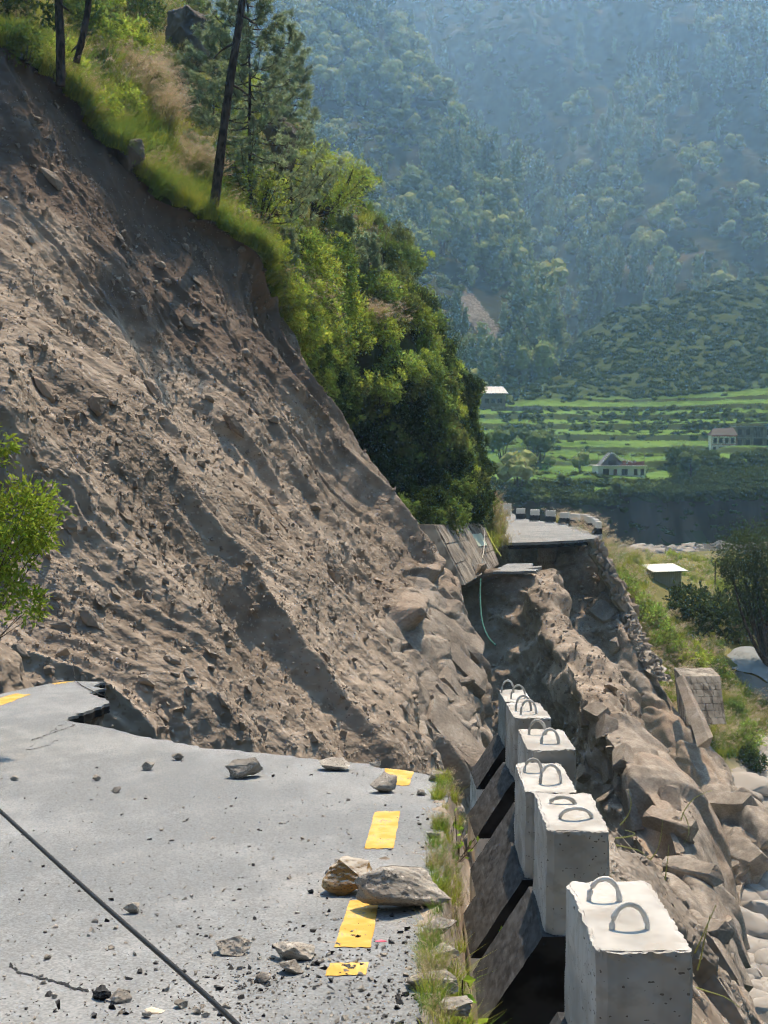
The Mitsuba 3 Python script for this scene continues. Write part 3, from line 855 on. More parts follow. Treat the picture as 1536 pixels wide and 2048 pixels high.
put('embankment', (np.stack([ex, ey, ez], -1).reshape(-1, 3), grid_faces(*ex.shape)), 'soil', smooth=True, uv=np.c_[np.full(ex.size, 0.9), np.full(ex.size, 0.9)], kind='structure', label='earth shoulder and bank under the row of barriers')


def bank_z(x, y):
    i = np.clip(np.searchsorted(ey[:, 0], y), 0, len(ey) - 1)
    j = np.clip(np.searchsorted(ex[0], x), 0, ex.shape[1] - 1)
    return ez[i, j]


# ==================================================================  THE CONCRETE BARRIERS
def barrier_meshes(seed, w=0.27, L=0.65, cell=0.028, loops=()):
    """Meshes in the barrier's own frame: x to the right, y along the row, z = 0 at the top."""
    rng = np.random.default_rng(seed)
    c = 0.03
    plan = Polygon([(c, 0), (w - 0.012, 0), (w, 0.012), (w, L - c), (w - c, L), (c, L), (0, L - c), (0, c)])
    stem = trimesh.creation.extrude_polygon(plan, 0.478, engine='earcut')
    stem.apply_translation((0, 0, -0.478))
    stem = stem.subdivide_to_size(cell, max_iter=12)
    v = np.array(stem.vertices)
    out = (v[:, :2] - [w / 2, L / 2])
    out = out / (np.linalg.norm(out, axis=1, keepdims=True) + 1e-9)
    v[:, 0] += (v[:, 0] - w / 2) * (-v[:, 2]) * 0.06
    rim = sst(-0.06, 0.0, v[:, 2]) * ((np.minimum(np.minimum(v[:, 0], w - v[:, 0]), np.minimum(v[:, 1], L - v[:, 1])) < 0.012))
    chip = 0.5 * noise(v * [22, 30, 22] + seed * 3.7, seed) + 0.6 * noise(v * 62 + seed, seed + 2) - 0.52
    v[:, :2] += out * (chip * 0.018 * rim)[:, None]
    v[:, 2] -= rim * np.abs(noise(v * 55 + seed, seed + 1) - 0.3) * 0.011
    v += (np.stack([fbm(v * 8 + k * 5 + seed, 3, seed + k) for k in range(3)], 1) - 0.5) * 0.014
    stem = trimesh.Trimesh(v, stem.faces, process=False)

    def prism(poly, y0, y1):
        m = trimesh.creation.extrude_polygon(Polygon(poly), y1 - y0, engine='earcut')
        m.apply_transform(np.array([[1, 0, 0, 0], [0, 0, -1, y1], [0, 1, 0, 0], [0, 0, 0, 1.0]]))
        m = m.subdivide_to_size(cell * 1.5, max_iter=12)
        u = np.array(m.vertices)
        u += (np.stack([fbm(u * 9 + k * 5 + seed, 3, seed + 9 + k) for k in range(3)], 1) - 0.5) * 0.012
        return trimesh.Trimesh(u, m.faces, process=False)
    band = prism([(-0.022, -0.48), (w + 0.018, -0.48), (w + 0.03, -0.91), (-0.30, -0.91)], -0.012, L + 0.012)
    base = prism([(-0.30, -0.912), (w + 0.03, -0.912), (w + 0.03, -1.3), (-0.305, -1.3)], -0.014, L + 0.014)
    arcs = []
    for cx, cy, lw, lh, lean in loops:
        a = np.linspace(0, np.pi, 15)
        p = np.stack([cx - np.cos(a) * lw / 2, cy + np.sin(a) * lean, np.sin(a) ** 0.8 * lh - 0.012], 1)
        p = np.vstack([[p[0] - [0, 0, 0.03]], p, [p[-1] - [0, 0, 0.03]]])
        arcs.append(tube_mesh(p, 0.0095 * (1 + 0.10 * rng.normal(size=len(p))), 9))
    return stem, band, base, arcs


def moved(m, x, y, z, yaw, pitch=0.0, roll=0.0):
    k = trimesh.transformations.compose_matrix(angles=(pitch, roll, yaw), translate=(x, y, z))
    m = m.copy()
    m.apply_transform(k)
    return m


BARRIERS = [  # x of the left front corner, y of the front, z of the top, yaw, width, length, loops, label
    (0.62, 2.74, 0.215, 0.00, 0.27, 0.65, [(0.10, 0.40, 0.12, 0.09, 0), (0.16, 0.2, 0.12, 0.09, 0)], 'barrier whose rough white top just reaches the bottom edge, nearest of the near row'),
    (0.644, 4.10, 0.160, 0.015, 0.292, 0.68, [(0.10, 0.47, 0.105, 0.088, 0.0), (0.135, 0.20, 0.115, 0.09, 0.01)], 'nearest fully seen concrete barrier with two tall white lifting loops'),
    (0.715, 6.02, -0.025, -0.02, 0.275, 0.66, [(0.115, 0.45, 0.125, 0.045, 0.0), (0.15, 0.20, 0.15, 0.065, -0.02)], 'concrete barrier with low sunken loops, second from the front of the near row'),
    (0.762, 7.30, -0.185, 0.00, 0.275, 0.68, [(0.085, 0.46, 0.10, 0.085, 0.0), (0.155, 0.20, 0.115, 0.115, 0.0)], 'concrete barrier with a stained rear loop, third from the front of the near row'),
    (0.838, 8.02, -0.120, 0.01, 0.285, 0.60, [(0.105, 0.43, 0.105, 0.10, 0.0), (0.15, 0.17, 0.105, 0.10, 0.0)], 'concrete barrier standing slightly higher and further right, fourth of the near row'),
    (0.965, 10.2, -0.385, 0.03, 0.27, 0.62, [(0.10, 0.30, 0.12, 0.125, 0.02), (0.12, 0.16, 0.12, 0.12, 0.0)], 'concrete barrier with two overlapping tall loops, fifth of the near row'),
    (1.250, 14.0, -1.01, 0.02, 0.28, 0.70, [(0.08, 0.52, 0.13, 0.145, 0.0), (0.155, 0.20, 0.15, 0.15, 0.0)], 'last concrete barrier at the broken end of the near row'),
]
CORNERS = [None, (1197, 1905), (1095, 1661), (1053, 1585), (1057, 1500), (1031, 1437), (1011, 1404)]       # photo pixel of each left front top corner
for i, (x, y, z, yaw, w, L, loops, lab) in enumerate(BARRIERS):
    if CORNERS[i]:
        x, _y, z = W(*CORNERS[i], y)
    key = thing('concrete_barrier', lab, 'barrier', 'concrete barriers along the near road edge')
    stem, band, base, arcs = barrier_meshes(20 + i, w, L, 0.015 if i < 3 else 0.03, loops)
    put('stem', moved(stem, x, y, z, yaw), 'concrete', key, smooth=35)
    put('black_band', moved(band, x, y, z, yaw), 'black_paint', key, smooth=35, label='black painted sloping band')
    put('base', moved(base, x, y, z, yaw), 'white_paint', key, smooth=35)
    for a in arcs:
        put('lifting_loop', moved(a, x, y, z, yaw), 'white_paint', key, smooth=True)

FAR_Z = -5.1
far_spots = [(1014, 1028, 126, 1.45), (1041, 1040, 117, 1.4), (1069, 1044, 114, 1.3), (1101, 1047, 112, 1.2), (1128, 1050, 109.5, 1.0), (1150, 1054, 107, 0.85), (1168, 1056, 105.5, 0.6), (1179, 1061, 103, 0.4), (1187, 1066, 100.5, 0.25), (1193, 1072, 97.5, 0.15)]
far_labels = ['plain white barrier beside the warning sign, leftmost on the far road', 'second far barrier from the warning sign, tall with black middle band', 'third far barrier from the sign with flared white foot', 'fourth far barrier from the sign, left of the plumed grass',
              'fifth far barrier from the sign, in front of the plumed grass', 'sixth far barrier from the sign with wide white foot', 'seventh far barrier from the sign, where the row bends', 'eighth far barrier from the sign, tightly overlapped in the bend', 'ninth far barrier from the sign, behind the last one', 'last far barrier at the broken road corner']
for i, (px, py, y, yaw) in enumerate(far_spots):
    key = thing('road_barrier', far_labels[i], 'barrier', 'black and white barriers on the far road')
    stem, band, base, arcs = barrier_meshes(60 + i, 0.33, 0.76, 0.3)
    p = W(px, py, y)
    rng = np.random.default_rng(400 + i)
    k = (p[0] + 0.38 * math.sin(yaw), y, FAR_Z + 0.98 + rng.normal() * 0.03, yaw + rng.normal() * 0.06)
    put('stem', moved(stem, *k), 'fresh_white', key)
    put('black_band', moved(band, *k), 'fresh_white' if i == 0 else 'black_paint', key)
    put('base', moved(base, *k), 'fresh_white', key)

# ==================================================================  FALLEN ROCKS ON THE ROAD
ROCKS = [  # x, y of the foot, width and height in photo pixels, depth / width, label, material
    (700, 1789, 116, 78, 0.8, 'blocky boulder with rusty orange face, on the yellow dashes', 'rusty_stone', 3),
    (806, 1826, 200, 104, 0.75, 'largest flat speckled boulder, lying across the yellow dash', 'fallen_stone', 5),
    (487, 1557, 76, 45, 0.8, 'dark angular boulder near the middle of the broken road edge', 'fallen_stone', 8),
    (767, 1586, 56, 42, 0.9, 'dark pointed rock in front of the furthest yellow dash', 'fallen_stone', 12),
    (668, 1542, 66, 23, 0.8, 'flat pale rock lying right on the broken road edge', 'fallen_stone', 15),
    (878, 1562, 42, 22, 0.9, 'small dark rock at the corner where road, grass and broken edge meet', 'fallen_stone', 18),
    (295, 1541, 26, 20, 0.9, 'small pale rock left of the dark angular boulder, lower of two', 'fallen_stone', 22),
    (356, 1521, 26, 17, 0.9, 'small pale rock left of the dark angular boulder, upper of two', 'fallen_stone', 25),
    (193, 1562, 19, 13, 0.9, 'small dark stone on the left half of the road, left of a similar one', 'fallen_stone', 28),
    (233, 1586, 21, 12, 0.9, 'small dark stone on the left half of the road, right of a similar one', 'fallen_stone', 31),
    (28, 1561, 20, 10, 0.9, 'small dark stone at the far left edge of the road', 'fallen_stone', 34),
    (262, 1827, 32, 26, 0.9, 'lone round pale stone right beside the black cable', 'fallen_stone', 37),
    (466, 1909, 76, 38, 0.8, 'rough grey rock, left of the pair in the foreground', 'fallen_stone', 40),
    (585, 1922, 88, 42, 0.8, 'wedge-shaped grey rock, right of the pair in the foreground', 'fallen_stone', 43),
    (583, 1948, 54, 26, 0.8, 'small pale rock in front of the wedge-shaped grey rock', 'fallen_stone', 46),
    (240, 2006, 48, 26, 0.8, 'grey rock touching the black asphalt lump at the bottom left', 'fallen_stone', 49),
    (880, 1874, 74, 36, 0.8, 'pale rock in the grass verge, just below the largest flat boulder', 'fallen_stone', 52),
    (862, 1980, 112, 34, 0.7, 'broad thin pale rock at the verge near the bottom', 'fallen_stone', 55),
    (866, 1676, 30, 15, 0.8, 'small pale rock at the edge of the verge, level with the long yellow dash', 'fallen_stone', 58),
    (843, 1591, 20, 12, 0.9, 'small dark stone right of the pointed rock', 'fallen_stone', 61),
    (908, 2030, 80, 30, 0.8, 'pale rock half hidden in grass at the bottom of the verge', 'fallen_stone', 64),
    (890, 1915, 60, 24, 0.8, 'flat rock under the leafy weeds of the verge', 'fallen_stone', 67),
    (360, 2017, 30, 17, 0.9, 'small pale stone at the bottom, right of the pale flake', 'fallen_stone', 70),
    (392, 2028, 22, 14, 0.9, 'small dark stone at the bottom beside the cable, left of another', 'fallen_stone', 73),
    (411, 2034, 18, 12, 0.9, 'small dark stone at the bottom beside the cable, right of another', 'fallen_stone', 76),
    (292, 2036, 20, 14, 0.9, 'small stone at the bottom under the pale flake', 'fallen_stone', 79),
    (526, 1967, 34, 20, 0.9, 'grey stone among the black asphalt crumbs', 'fallen_stone', 82),
    (750, 1532, 24, 12, 0.9, 'small stone on the broken edge behind the pointed rock', 'fallen_stone', 85),
]
for px, py, w, h, dep, lab, mat, seed in ROCKS:
    p = on_road(px, py)
    s = FOCAL / p[1]
    rng = np.random.default_rng(seed)
    wm, hm = w / s, h / s
    m = detailed_rock(rng, (wm, wm * dep, hm * 0.97), 4 if w > 60 else 3 if w > 30 else 2, 0.055, 12, seed)
    m.apply_translation((p[0], p[1] + wm * dep * 0.22, p[2] + GRADE * wm * dep * 0.22 - hm * 0.04))
    put('rock', m, mat, smooth=28, label=lab, category='rock', group='fallen rocks on the near road')
p = on_road(205, 1998)
m = detailed_rock(np.random.default_rng(301), (0.085, 0.075, 0.055), 3, 0.09, 14, 301)
m.apply_translation((p[0], p[1], p[2] - 0.006))
put('asphalt_lump', m, 'black_paint', smooth=28, label='black lump of broken asphalt at the end of the crack', category='asphalt lump')
p = on_road(308, 2024)
m = detailed_rock(np.random.default_rng(303), (0.08, 0.05, 0.016), 2, 0.04, 12, 303)
m.apply_translation((p[0], p[1], p[2] - 0.003))
tinted('stone_flake', m, (0.66, 0.58, 0.46), label='pale flat flake of stone at the bottom left of the road', category='stone flake')
p = on_road(762, 1883)
m = detailed_rock(np.random.default_rng(304), (0.055, 0.03, 0.008), 2, 0.1, 10, 304)
m.apply_translation((p[0], p[1], p[2] - 0.001))
tinted('wrapper', m, (0.75, 0.16, 0.24), label='crumpled red and white scrap of wrapper by the yellow dash', category='wrapper')

# crumbs and grit
rng = np.random.default_rng(77)
crumbs, tar = [], []
shapes = [hull_rock(rng, 8) for _ in range(14)]


def scatter_crumb(x, y, size, dark):
    m = shapes[rng.integers(14)].copy()
    m.apply_transform(trimesh.transformations.random_rotation_matrix(rng.random(3)))
    m.apply_scale(size * rng.uniform(0.7, 1.2, 3) * [1, 1, 0.7])
    m.apply_translation((x, y, GRADE * y + size * 0.25))
    (tar if dark else crumbs).append(m)


k = 0
while k < 2600:
    px, py = rng.uniform(-30, 900), 1500 + 560 * rng.random() ** 0.55
    if rng.random() > 0.25 + 0.75 * (max(px, 0) / 900) ** 1.5 * 0.8 + 0.5 * (py > 1850) * (px > 350):
        continue
    p = on_road(px, py)
    if road_poly.contains(Point(p[0], p[1])):
        scatter_crumb(p[0], p[1], 0.0042 * (1 + rng.pareto(2.2)) if py > 1700 else 0.006 * (1 + rng.pareto(2.4)), rng.random() < 0.4)
    k += 1
for cx, cy, n, r in ((500, 1970, 60, 40), (730, 1540, 30, 40), (690, 1925, 70, 60), (820, 1880, 60, 60), (560, 1545, 12, 30), (790, 1990, 60, 60), (530, 1955, 30, 30), (230, 2005, 20, 40)):
    for _ in range(n):
        p = on_road(cx + rng.normal() * r, min(2046, cy + rng.normal() * r * 0.35))
        if road_poly.contains(Point(p[0], p[1])):
            scatter_crumb(p[0], p[1], 0.005 * (1 + rng.pareto(1.8)), rng.random() < 0.6)
for m_ in crumbs + tar:
    e = m_.extents.max()
    if e > 0.034:
        m_.vertices = (m_.vertices - m_.centroid) * 0.034 / e + m_.centroid - [0, 0, 0.2 * (e - 0.034)]
put('gravel', join(crumbs), 'fallen_stone', kind='stuff', label='loose grit and small stones strewn over the asphalt', category='gravel')
put('asphalt_crumbs', join(tar), 'black_paint', kind='stuff', label='black asphalt crumbs strewn over the road', category='asphalt crumbs')

# the cable
cp = [W(-420, 1230, 8.5), W(0, 1622, 4.9), W(250, 1848, 3.95), W(475, 2050, 3.3), W(700, 2250, 2.7)]
put('power_cable', tube_mesh(curve(cp, 60), 0.0072, 10), 'cable_black', smooth=True, label='thick black cable hanging across the lower left foreground', category='cable')
wp = [on_road(140, 1352) + [0, 0.3, 0.25], on_road(150, 1362) + [0, 0, 0.05], on_road(185, 1384) + [0, 0, 0.012], on_road(215, 1396) + [0, 0, 0.01]]
put('thin_wire', tube_mesh(curve(wp, 30), 0.006, 6), 'cable_black', smooth=True, label='thin black wire trailing over the far left road edge', category='wire')

# ==================================================================  STONES IN THE SLOPES
class Surface:
    """A lofted surface with the photo position of its vertices, for setting things on it."""

    def __init__(self, P, Nn):
        self.p, self.n = P.reshape(-1, 3), Nn.reshape(-1, 3)
        self.smooth_n = unit(gaussian_filter(Nn, (9, 9, 0))).reshape(-1, 3)
        self.px, self.py, self.d = pix(self.p)
        view = (EYE - self.p)
        view /= np.linalg.norm(view, axis=1, keepdims=True)
        self.facing = (view * self.n).sum(1)
        a = np.linalg.norm(np.cross(np.gradient(P, axis=0), np.gradient(P, axis=1)), axis=2).ravel()
        self.area = a
        self.inside = (self.px > -120) & (self.px < 1656) & (self.py > -120) & (self.py < 2150)

    def near(self, px, py, r=14):
        ok = np.hypot(self.px - px, self.py - py) < r
        if not ok.any():
            i = np.argmin(np.hypot(self.px - px, self.py - py))
        else:
            k = np.nonzero(ok)[0]
            i = k[np.argmin(self.d[k])]
        return self.p[i], self.n[i]

    def pick(self, n, rng, where=None, front=0.05, weight=None):
        w = self.area * self.inside * (self.facing > front)
        if where is not None:
            w = w * where
        if weight is not None:
            w = w * weight
        return rng.choice(len(w), n, p=w / w.sum(), replace=True)


NR, CL, SP, FC, HL = Surface(NEAR, NEAR_N), Surface(CLIFF, CLIFF_N), Surface(SPURS, SPUR_N), Surface(FACE, FACE_N), Surface(HILL, HILL_N)
rng = np.random.default_rng(501)
for k in range(12):
    m = hull_rock(rng, 12 + k % 6, 0.75)
    shape_group(f'stone_shape_{k}', {'stone': mikit.ply(m, 'granite', smooth=False)})


def block_rock(rng):
    c = np.array([[x, y, z] for x in (-1, 1) for y in (-1, 1) for z in (-1, 1)], float)
    pts = []
    for q in c:
        for ax in range(3):
            t = q.copy()
            t[ax] *= rng.uniform(0.45, 0.95)
            pts.append(t * rng.uniform(0.8, 1.0, 3) + rng.normal(size=3) * 0.06)
    return trimesh.convex.convex_hull(np.array(pts) * 0.85)


for k in range(10):
    shape_group(f'block_shape_{k}', {'block': mikit.ply(block_rock(rng), 'granite', smooth=False)})


def rotation(rng):
    return trimesh.transformations.random_rotation_matrix(rng.random(3))[:3, :3]


def set_stone(key, p, n, dims, rng, yaw=None, sink=0.25):
    m = np.eye(4)
    z = n / np.linalg.norm(n)
    x = np.cross([0.3, 0.9, 0.1], z)
    x /= np.linalg.norm(x)
    r = np.stack([x, np.cross(z, x), z], 1)
    a = rng.uniform(0, 2 * np.pi) if yaw is None else yaw
    r = r @ np.array([[math.cos(a), -math.sin(a), 0], [math.sin(a), math.cos(a), 0], [0, 0, 1.0]])
    m[:3, :3] = r * np.asarray(dims)
    m[:3, 3] = p + z * dims[2] * (0.5 - sink * 2)
    copy_of(f'stone_shape_{rng.integers(12)}', key, m)


BIG = [(110, 350, 70, 30), (262, 292, 0, 0), (205, 805, 40, 45), (152, 1046, 36, 30), (75, 480, 26, 22), (392, 640, 40, 36), (400, 552, 26, 18), (480, 852, 62, 32), (315, 775, 56, 36), (262, 1032, 44, 30),
       (435, 1303, 40, 22), (190, 1232, 36, 60), (52, 1293, 34, 28), (330, 522, 22, 20), (95, 770, 60, 34), (345, 560, 20, 18), (300, 620, 24, 18), (250, 470, 24, 18), (520, 810, 34, 24), (555, 830, 24, 22),
       (430, 795, 30, 22), (500, 700, 26, 24), (520, 640, 24, 20), (560, 700, 24, 24), (96, 920, 22, 20), (80, 905, 18, 16), (108, 940, 20, 18), (66, 900, 18, 14), (140, 945, 24, 14), (300, 1360, 50, 30),
       (350, 1310, 40, 30), (390, 1340, 36, 34), (460, 1400, 44, 30), (330, 1420, 40, 24), (640, 1010, 30, 26), (680, 1150, 36, 30), (560, 1000, 26, 30), (240, 1180, 30, 26), (300, 1180, 24, 30), (120, 1180, 26, 22)]
n_st = 0
for px, py, w, h in BIG:
    if not w:
        continue
    p, n = CL.near(px, py)
    s = p[1] / FOCAL
    n_st += 1
    z = unit(n)
    fd = np.array([0.72, -0.15, -0.45 - 0.4 * (h > w)]) + rng.normal(size=3) * 0.12
    xa = unit(fd - z * (z @ fd))
    mm = np.eye(4)
    mm[:3, :3] = np.stack([xa, np.cross(z, xa), z], 1) * np.array([max(w, h) * s * 0.62, min(w, h) * s * 0.6, min(w, h) * s * 0.5])
    mm[:3, 3] = p + z * min(w, h) * s * 0.12
    copy_of(f'stone_shape_{rng.integers(12)}', numbered(SLOPE + '__stone'), mm)
soil_zone = (1 - rocky).ravel() > 0.5
for i in CL.pick(250, rng, soil_zone, 0.1, (1 / np.maximum(CL.d, 10) ** 2) * (0.25 + 1.5 * sst(0.45, 0.7, fbm(CL.p * 0.3, 3, 502)) + sst(850, 1000, CL.py) * sst(420, 250, CL.px))):
    w = np.clip(0.085 * (1 + rng.pareto(2.3)), 0.10, 0.42) * 0.62
    n_st += 1
    set_stone(numbered(SLOPE + '__stone'), CL.p[i], CL.n[i], (w, w * rng.uniform(0.55, 0.9), w * rng.uniform(0.5, 0.8)), rng, sink=0.14)
# smaller pebbles, joined
pebble_shapes = [hull_rock(rng, 9) for _ in range(10)]


def pebbles(surf, n, where, rng, lo, hi, weight=None, power=2.2):
    out_v, out_f, at = [], [], 0
    for i in surf.pick(n, rng, where, 0.05, weight):
        m = pebble_shapes[rng.integers(10)]
        r = rotation(rng)
        size = np.clip(lo * (1 + rng.pareto(power)), lo, hi)
        v = (np.array(m.vertices) * size * rng.uniform(0.6, 1.1, 3)) @ r.T + surf.p[i] + surf.n[i] * size * 0.25
        out_v.append(v)
        out_f.append(np.array(m.faces) + at)
        at += len(v)
    return np.vstack(out_v), np.vstack(out_f)


put('pebbles', pebbles(CL, 11000, soil_zone, rng, 0.02, 0.14, 0.3 + sst(0.4, 0.7, fbm(CL.p * 0.5, 3, 503)), 1.9), 'granite', SLOPE, kind='stuff', label='small stones sticking out of the slope')
soil2 = (soily.ravel() > 0.5)
for i in SP.pick(170, rng, None, 0.1, (0.25 + soily.ravel()) / np.maximum(SP.d, 10) ** 1.5 * (SP.px > 960)):
    w = np.clip(0.12 * (1 + rng.pareto(1.8)), 0.14, 0.75) * 0.6 * np.clip(SP.d[i] / 30, 0.5, 1.2)
    set_stone(numbered('rock_spur__stone'), SP.p[i], SP.n[i], (w, w * rng.uniform(0.5, 0.9), w * rng.uniform(0.5, 0.8)), rng, sink=0.12)
put('pebbles', pebbles(SP, 3500, soil2, rng, 0.03, 0.2, None, 1.9), 'granite', 'rock_spur', kind='stuff', label='small stones in the loose earth of the spur')
for i in FC.pick(110, rng, (earth.ravel() > 0.3) | (u2.ravel() > 0.85), 0.05):
    w = np.clip(0.25 * (1 + rng.pareto(1.8)), 0.25, 1.2) * 0.6
    set_stone(numbered('scar_face__stone'), FC.p[i], FC.n[i], (w, w * rng.uniform(0.5, 0.9), w * rng.uniform(0.5, 0.8)), rng, sink=0.12)
put('pebbles', pebbles(FC, 2500, (earth.ravel() > 0.3), rng, 0.06, 0.3, None, 1.9), 'granite', 'scar_face', kind='stuff', label='small stones in the earth under the far road')

def blocks(surf, holder, n, where, rng, lo, hi, long=1.6, sink=0.15, name='block', weight=None):
    for i in surf.pick(n, rng, where, 0.03, weight):
        w = np.clip(lo * (1 + rng.pareto(1.7)), lo, hi)
        z = unit(unit(surf.smooth_n[i]) + rng.normal(size=3) * 0.10)
        fd = np.array([0.60, -0.2, -0.72]) + rng.normal(size=3) * 0.25
        x = unit(fd - z * (z @ fd))
        m = np.eye(4)
        m[:3, :3] = np.stack([x, np.cross(z, x), z], 1) * (np.array([rng.uniform(0.9, long), rng.uniform(0.6, 0.9), rng.uniform(0.4, 0.65)]) * w * 0.5)
        m[:3, 3] = surf.p[i] - z * w * rng.uniform(sink, sink + 0.13)
        copy_of(f'block_shape_{rng.integers(10)}', numbered(f'{holder}__{name}'), m)


def slabs(surf, holder, spots, rng):
    for px, py, ln, wd in spots:
        p, n = surf.near(px, py, 16)
        s = p[1] / FOCAL
        z = unit(surf.smooth_n[np.argmin(((surf.p - p) ** 2).sum(1))])
        x = unit(np.array([0.62, -0.25, -0.74]) - z * (z @ np.array([0.62, -0.25, -0.74])))
        r = np.stack([x, np.cross(z, x), z], 1)
        m = np.eye(4)
        m[:3, :3] = r * np.array([ln * s * 0.55, wd * s * 0.6, wd * s * 0.5])
        m[:3, 3] = p - z * wd * s * 0.23
        copy_of(f'block_shape_{rng.integers(10)}', numbered(holder + '__slab'), m)


slabs(SP, 'rock_spur', ((1190, 1460, 60, 40), (1200, 1545, 50, 40), (1245, 1620, 90, 40), (1330, 1640, 120, 40), (1370, 1720, 140, 42), (1400, 1840, 120, 46), (1180, 1410, 60, 34), (1230, 1500, 70, 36), (1150, 1540, 44, 36), (1150, 1440, 40, 30), (1215, 1680, 60, 40), (1490, 1880, 110, 46)), rng)
slabs(NR, 'rock_bank', ((1350, 1880, 190, 46), (1420, 1960, 220, 60), (1480, 2010, 200, 56), (1300, 1930, 150, 44), (1390, 2030, 200, 56), (1500, 2120, 200, 60), (1450, 1890, 150, 44), (1330, 2000, 120, 40)), rng)
slabs(FC, 'scar_face', ((1195, 1215, 60, 40), (1440, 1590, 150, 46), (1470, 1690, 140, 50)), rng)

rz = rocky.ravel() > 0.5
blocks(CL, SLOPE + '__bedrock', 95, rz, rng, 0.5, 2.4, 1.25, 0.17)
blocks(SP, 'rock_spur', 28, (soily.ravel() < 0.5), rng, 0.6, 1.8, 2.2, 0.20)
blocks(NR, 'rock_bank', 55, (NR.px > 1345) | (NR.d > 17), rng, 0.3, 1.0, 3.4, 0.15, weight=1 / NR.d ** 1.5)
blocks(FC, 'scar_face', 16, (earth.ravel() < 0.4), rng, 0.8, 2.2, 3.0, 0.2)

# the dirt heap at the far left end of the road
m = trimesh.creation.icosphere(4)
v = np.array(m.vertices) * [0.8, 0.8, 0.6]
v += np.array(m.vertices) * ((fbm(v * 1.6, 4, 510) - 0.5) * 0.7)[:, None]
c = W(-38, 1392, 18.9)
put('dirt_heap', trimesh.Trimesh(v + c, m.faces), 'soil', smooth=True, uv=np.full((len(v), 2), 0.9), label='sunlit heap of brown dirt beside the road at the left edge', category='dirt heap')

# ==================================================================  BOULDERS ON THE RIDGE
for px, py, y, dims, lab, sd in ((380, 140, 64, (2.3, 2.1, 3.1), 'tall dark outcrop of rock on the skyline behind the pine', 601),
                                 (560, 345, 59, (1.55, 1.4, 2.5), 'dark rock pillar under a grass tuft behind the leaning trunk', 602),
                                 (262, 335, 43.6, (0.95, 0.8, 1.05), 'grey boulder bedded in the grassy brow of the landslide', 603)):
    r = np.random.default_rng(sd)
    m = detailed_rock(r, dims, 5, 0.06, 15, sd)
    p = W(px, py, y)
    m.apply_translation((p[0], p[1], p[2] - 0.15))
    put('boulder', m, 'dark_rock', smooth=35, label=lab, category='boulder')

# ==================================================================  RETAINING WALL, SLAB REMNANT, FAR ROAD
def quad_prism(a, b, c, d, back):
    """A solid between the face a b c d (any plane) and the same face moved by back."""
    v = np.array([a, b, c, d, *(np.array([a, b, c, d]) + back)])
    m = trimesh.convex.convex_hull(v)
    return m


WA, WB, WC, WD = W(868, 1050, 69), W(966, 1045, 84), W(997, 1130, 82), W(930, 1170, 67)      # top left, top right, foot right, foot left
inward = np.array([-1.6, 0.35, 0.0])
core = quad_prism(WA, WB, WC, WD, inward)
key = put('retaining_wall', core, 'masonry', label='leaning stained concrete retaining wall at the foot of the overgrown hill', category='retaining wall')
fn = np.cross(WB - WA, WD - WA)
fn = fn / np.linalg.norm(fn) * (1 if fn[0] > 0 else -1)
rows_, cols_ = [0, 0.34, 0.67, 1.0], [0, 0.3, 0.62, 1.0]
for i in range(3):
    for j in range(3):
        def at(u, v):
            return (WA * (1 - u) + WB * u) * (1 - v) + (WD * (1 - u) + WC * u) * v
        g = 0.012
        c4 = [at(cols_[j] + g, rows_[i] + g), at(cols_[j + 1] - g, rows_[i] + g), at(cols_[j + 1] - g, rows_[i + 1] - g), at(cols_[j] + g, rows_[i + 1] - g)]
        pm = quad_prism(*c4, fn * 0.07).subdivide_to_size(0.5, max_iter=8)
        pv = np.array(pm.vertices)
        pv += (np.stack([fbm(pv * 1.5 + k * 7, 2, 620 + k) for k in range(3)], 1) - 0.5) * 0.05
        put('panel', trimesh.Trimesh(pv, pm.faces, process=False), 'masonry', key)
b0 = (WA * 0.28 + WB * 0.72) * 0.62 + (WD * 0.28 + WC * 0.72) * 0.38 + fn * 0.10
eu, ev = (WB - WA) / np.linalg.norm(WB - WA), (WD - WA) / np.linalg.norm(WD - WA)
tinted('painted_notice', quad_prism(b0 - eu * 1.6 - ev * 0.45, b0 + eu * 1.6 - ev * 0.45, b0 + eu * 1.6 + ev * 0.45, b0 - eu * 1.6 + ev * 0.45, fn * 0.012), (0.42, 0.50, 0.44), key, label='faded pale green painted notice')

SLAB_Z = -5.35


def level_px(px, py, z):
    a, b = (px - 768) / FOCAL, -(py - 1024) / FOCAL
    d = FWD + a * np.array([1.0, 0, 0]) + b * UP
    return EYE + d * ((z - EYE[2]) / d[2])


slab_px = [(984, 1143), (996, 1137), (1015, 1127), (1063, 1126), (1066, 1130), (1060, 1132.5), (1084, 1131.5), (1083, 1134), (1050, 1136.5), (1074, 1138.5), (1072, 1142)]
poly = Polygon(jagged([tuple(level_px(x, y, SLAB_Z)[:2]) for x, y in slab_px + slab_px[:1]], 0.5, 0.06, 9)).buffer(0)
poly = poly if poly.geom_type == 'Polygon' else max(poly.geoms, key=lambda g: g.area)
m = slab(poly, SLAB_Z - 0.14, SLAB_Z)
put('asphalt_slab', m, 'asphalt', label='thin remnant slab of asphalt jutting out above the slide, by the retaining wall', category='asphalt slab')
m = detailed_rock(np.random.default_rng(631), (0.62, 0.6, 0.62), 3, 0.02, 9, 631)
p = W(961, 1151, 68.5)
m.apply_translation(p)
put('concrete_chunk', m, 'granite', smooth=25, label='dark square chunk of concrete at the foot of the retaining wall', category='concrete chunk')

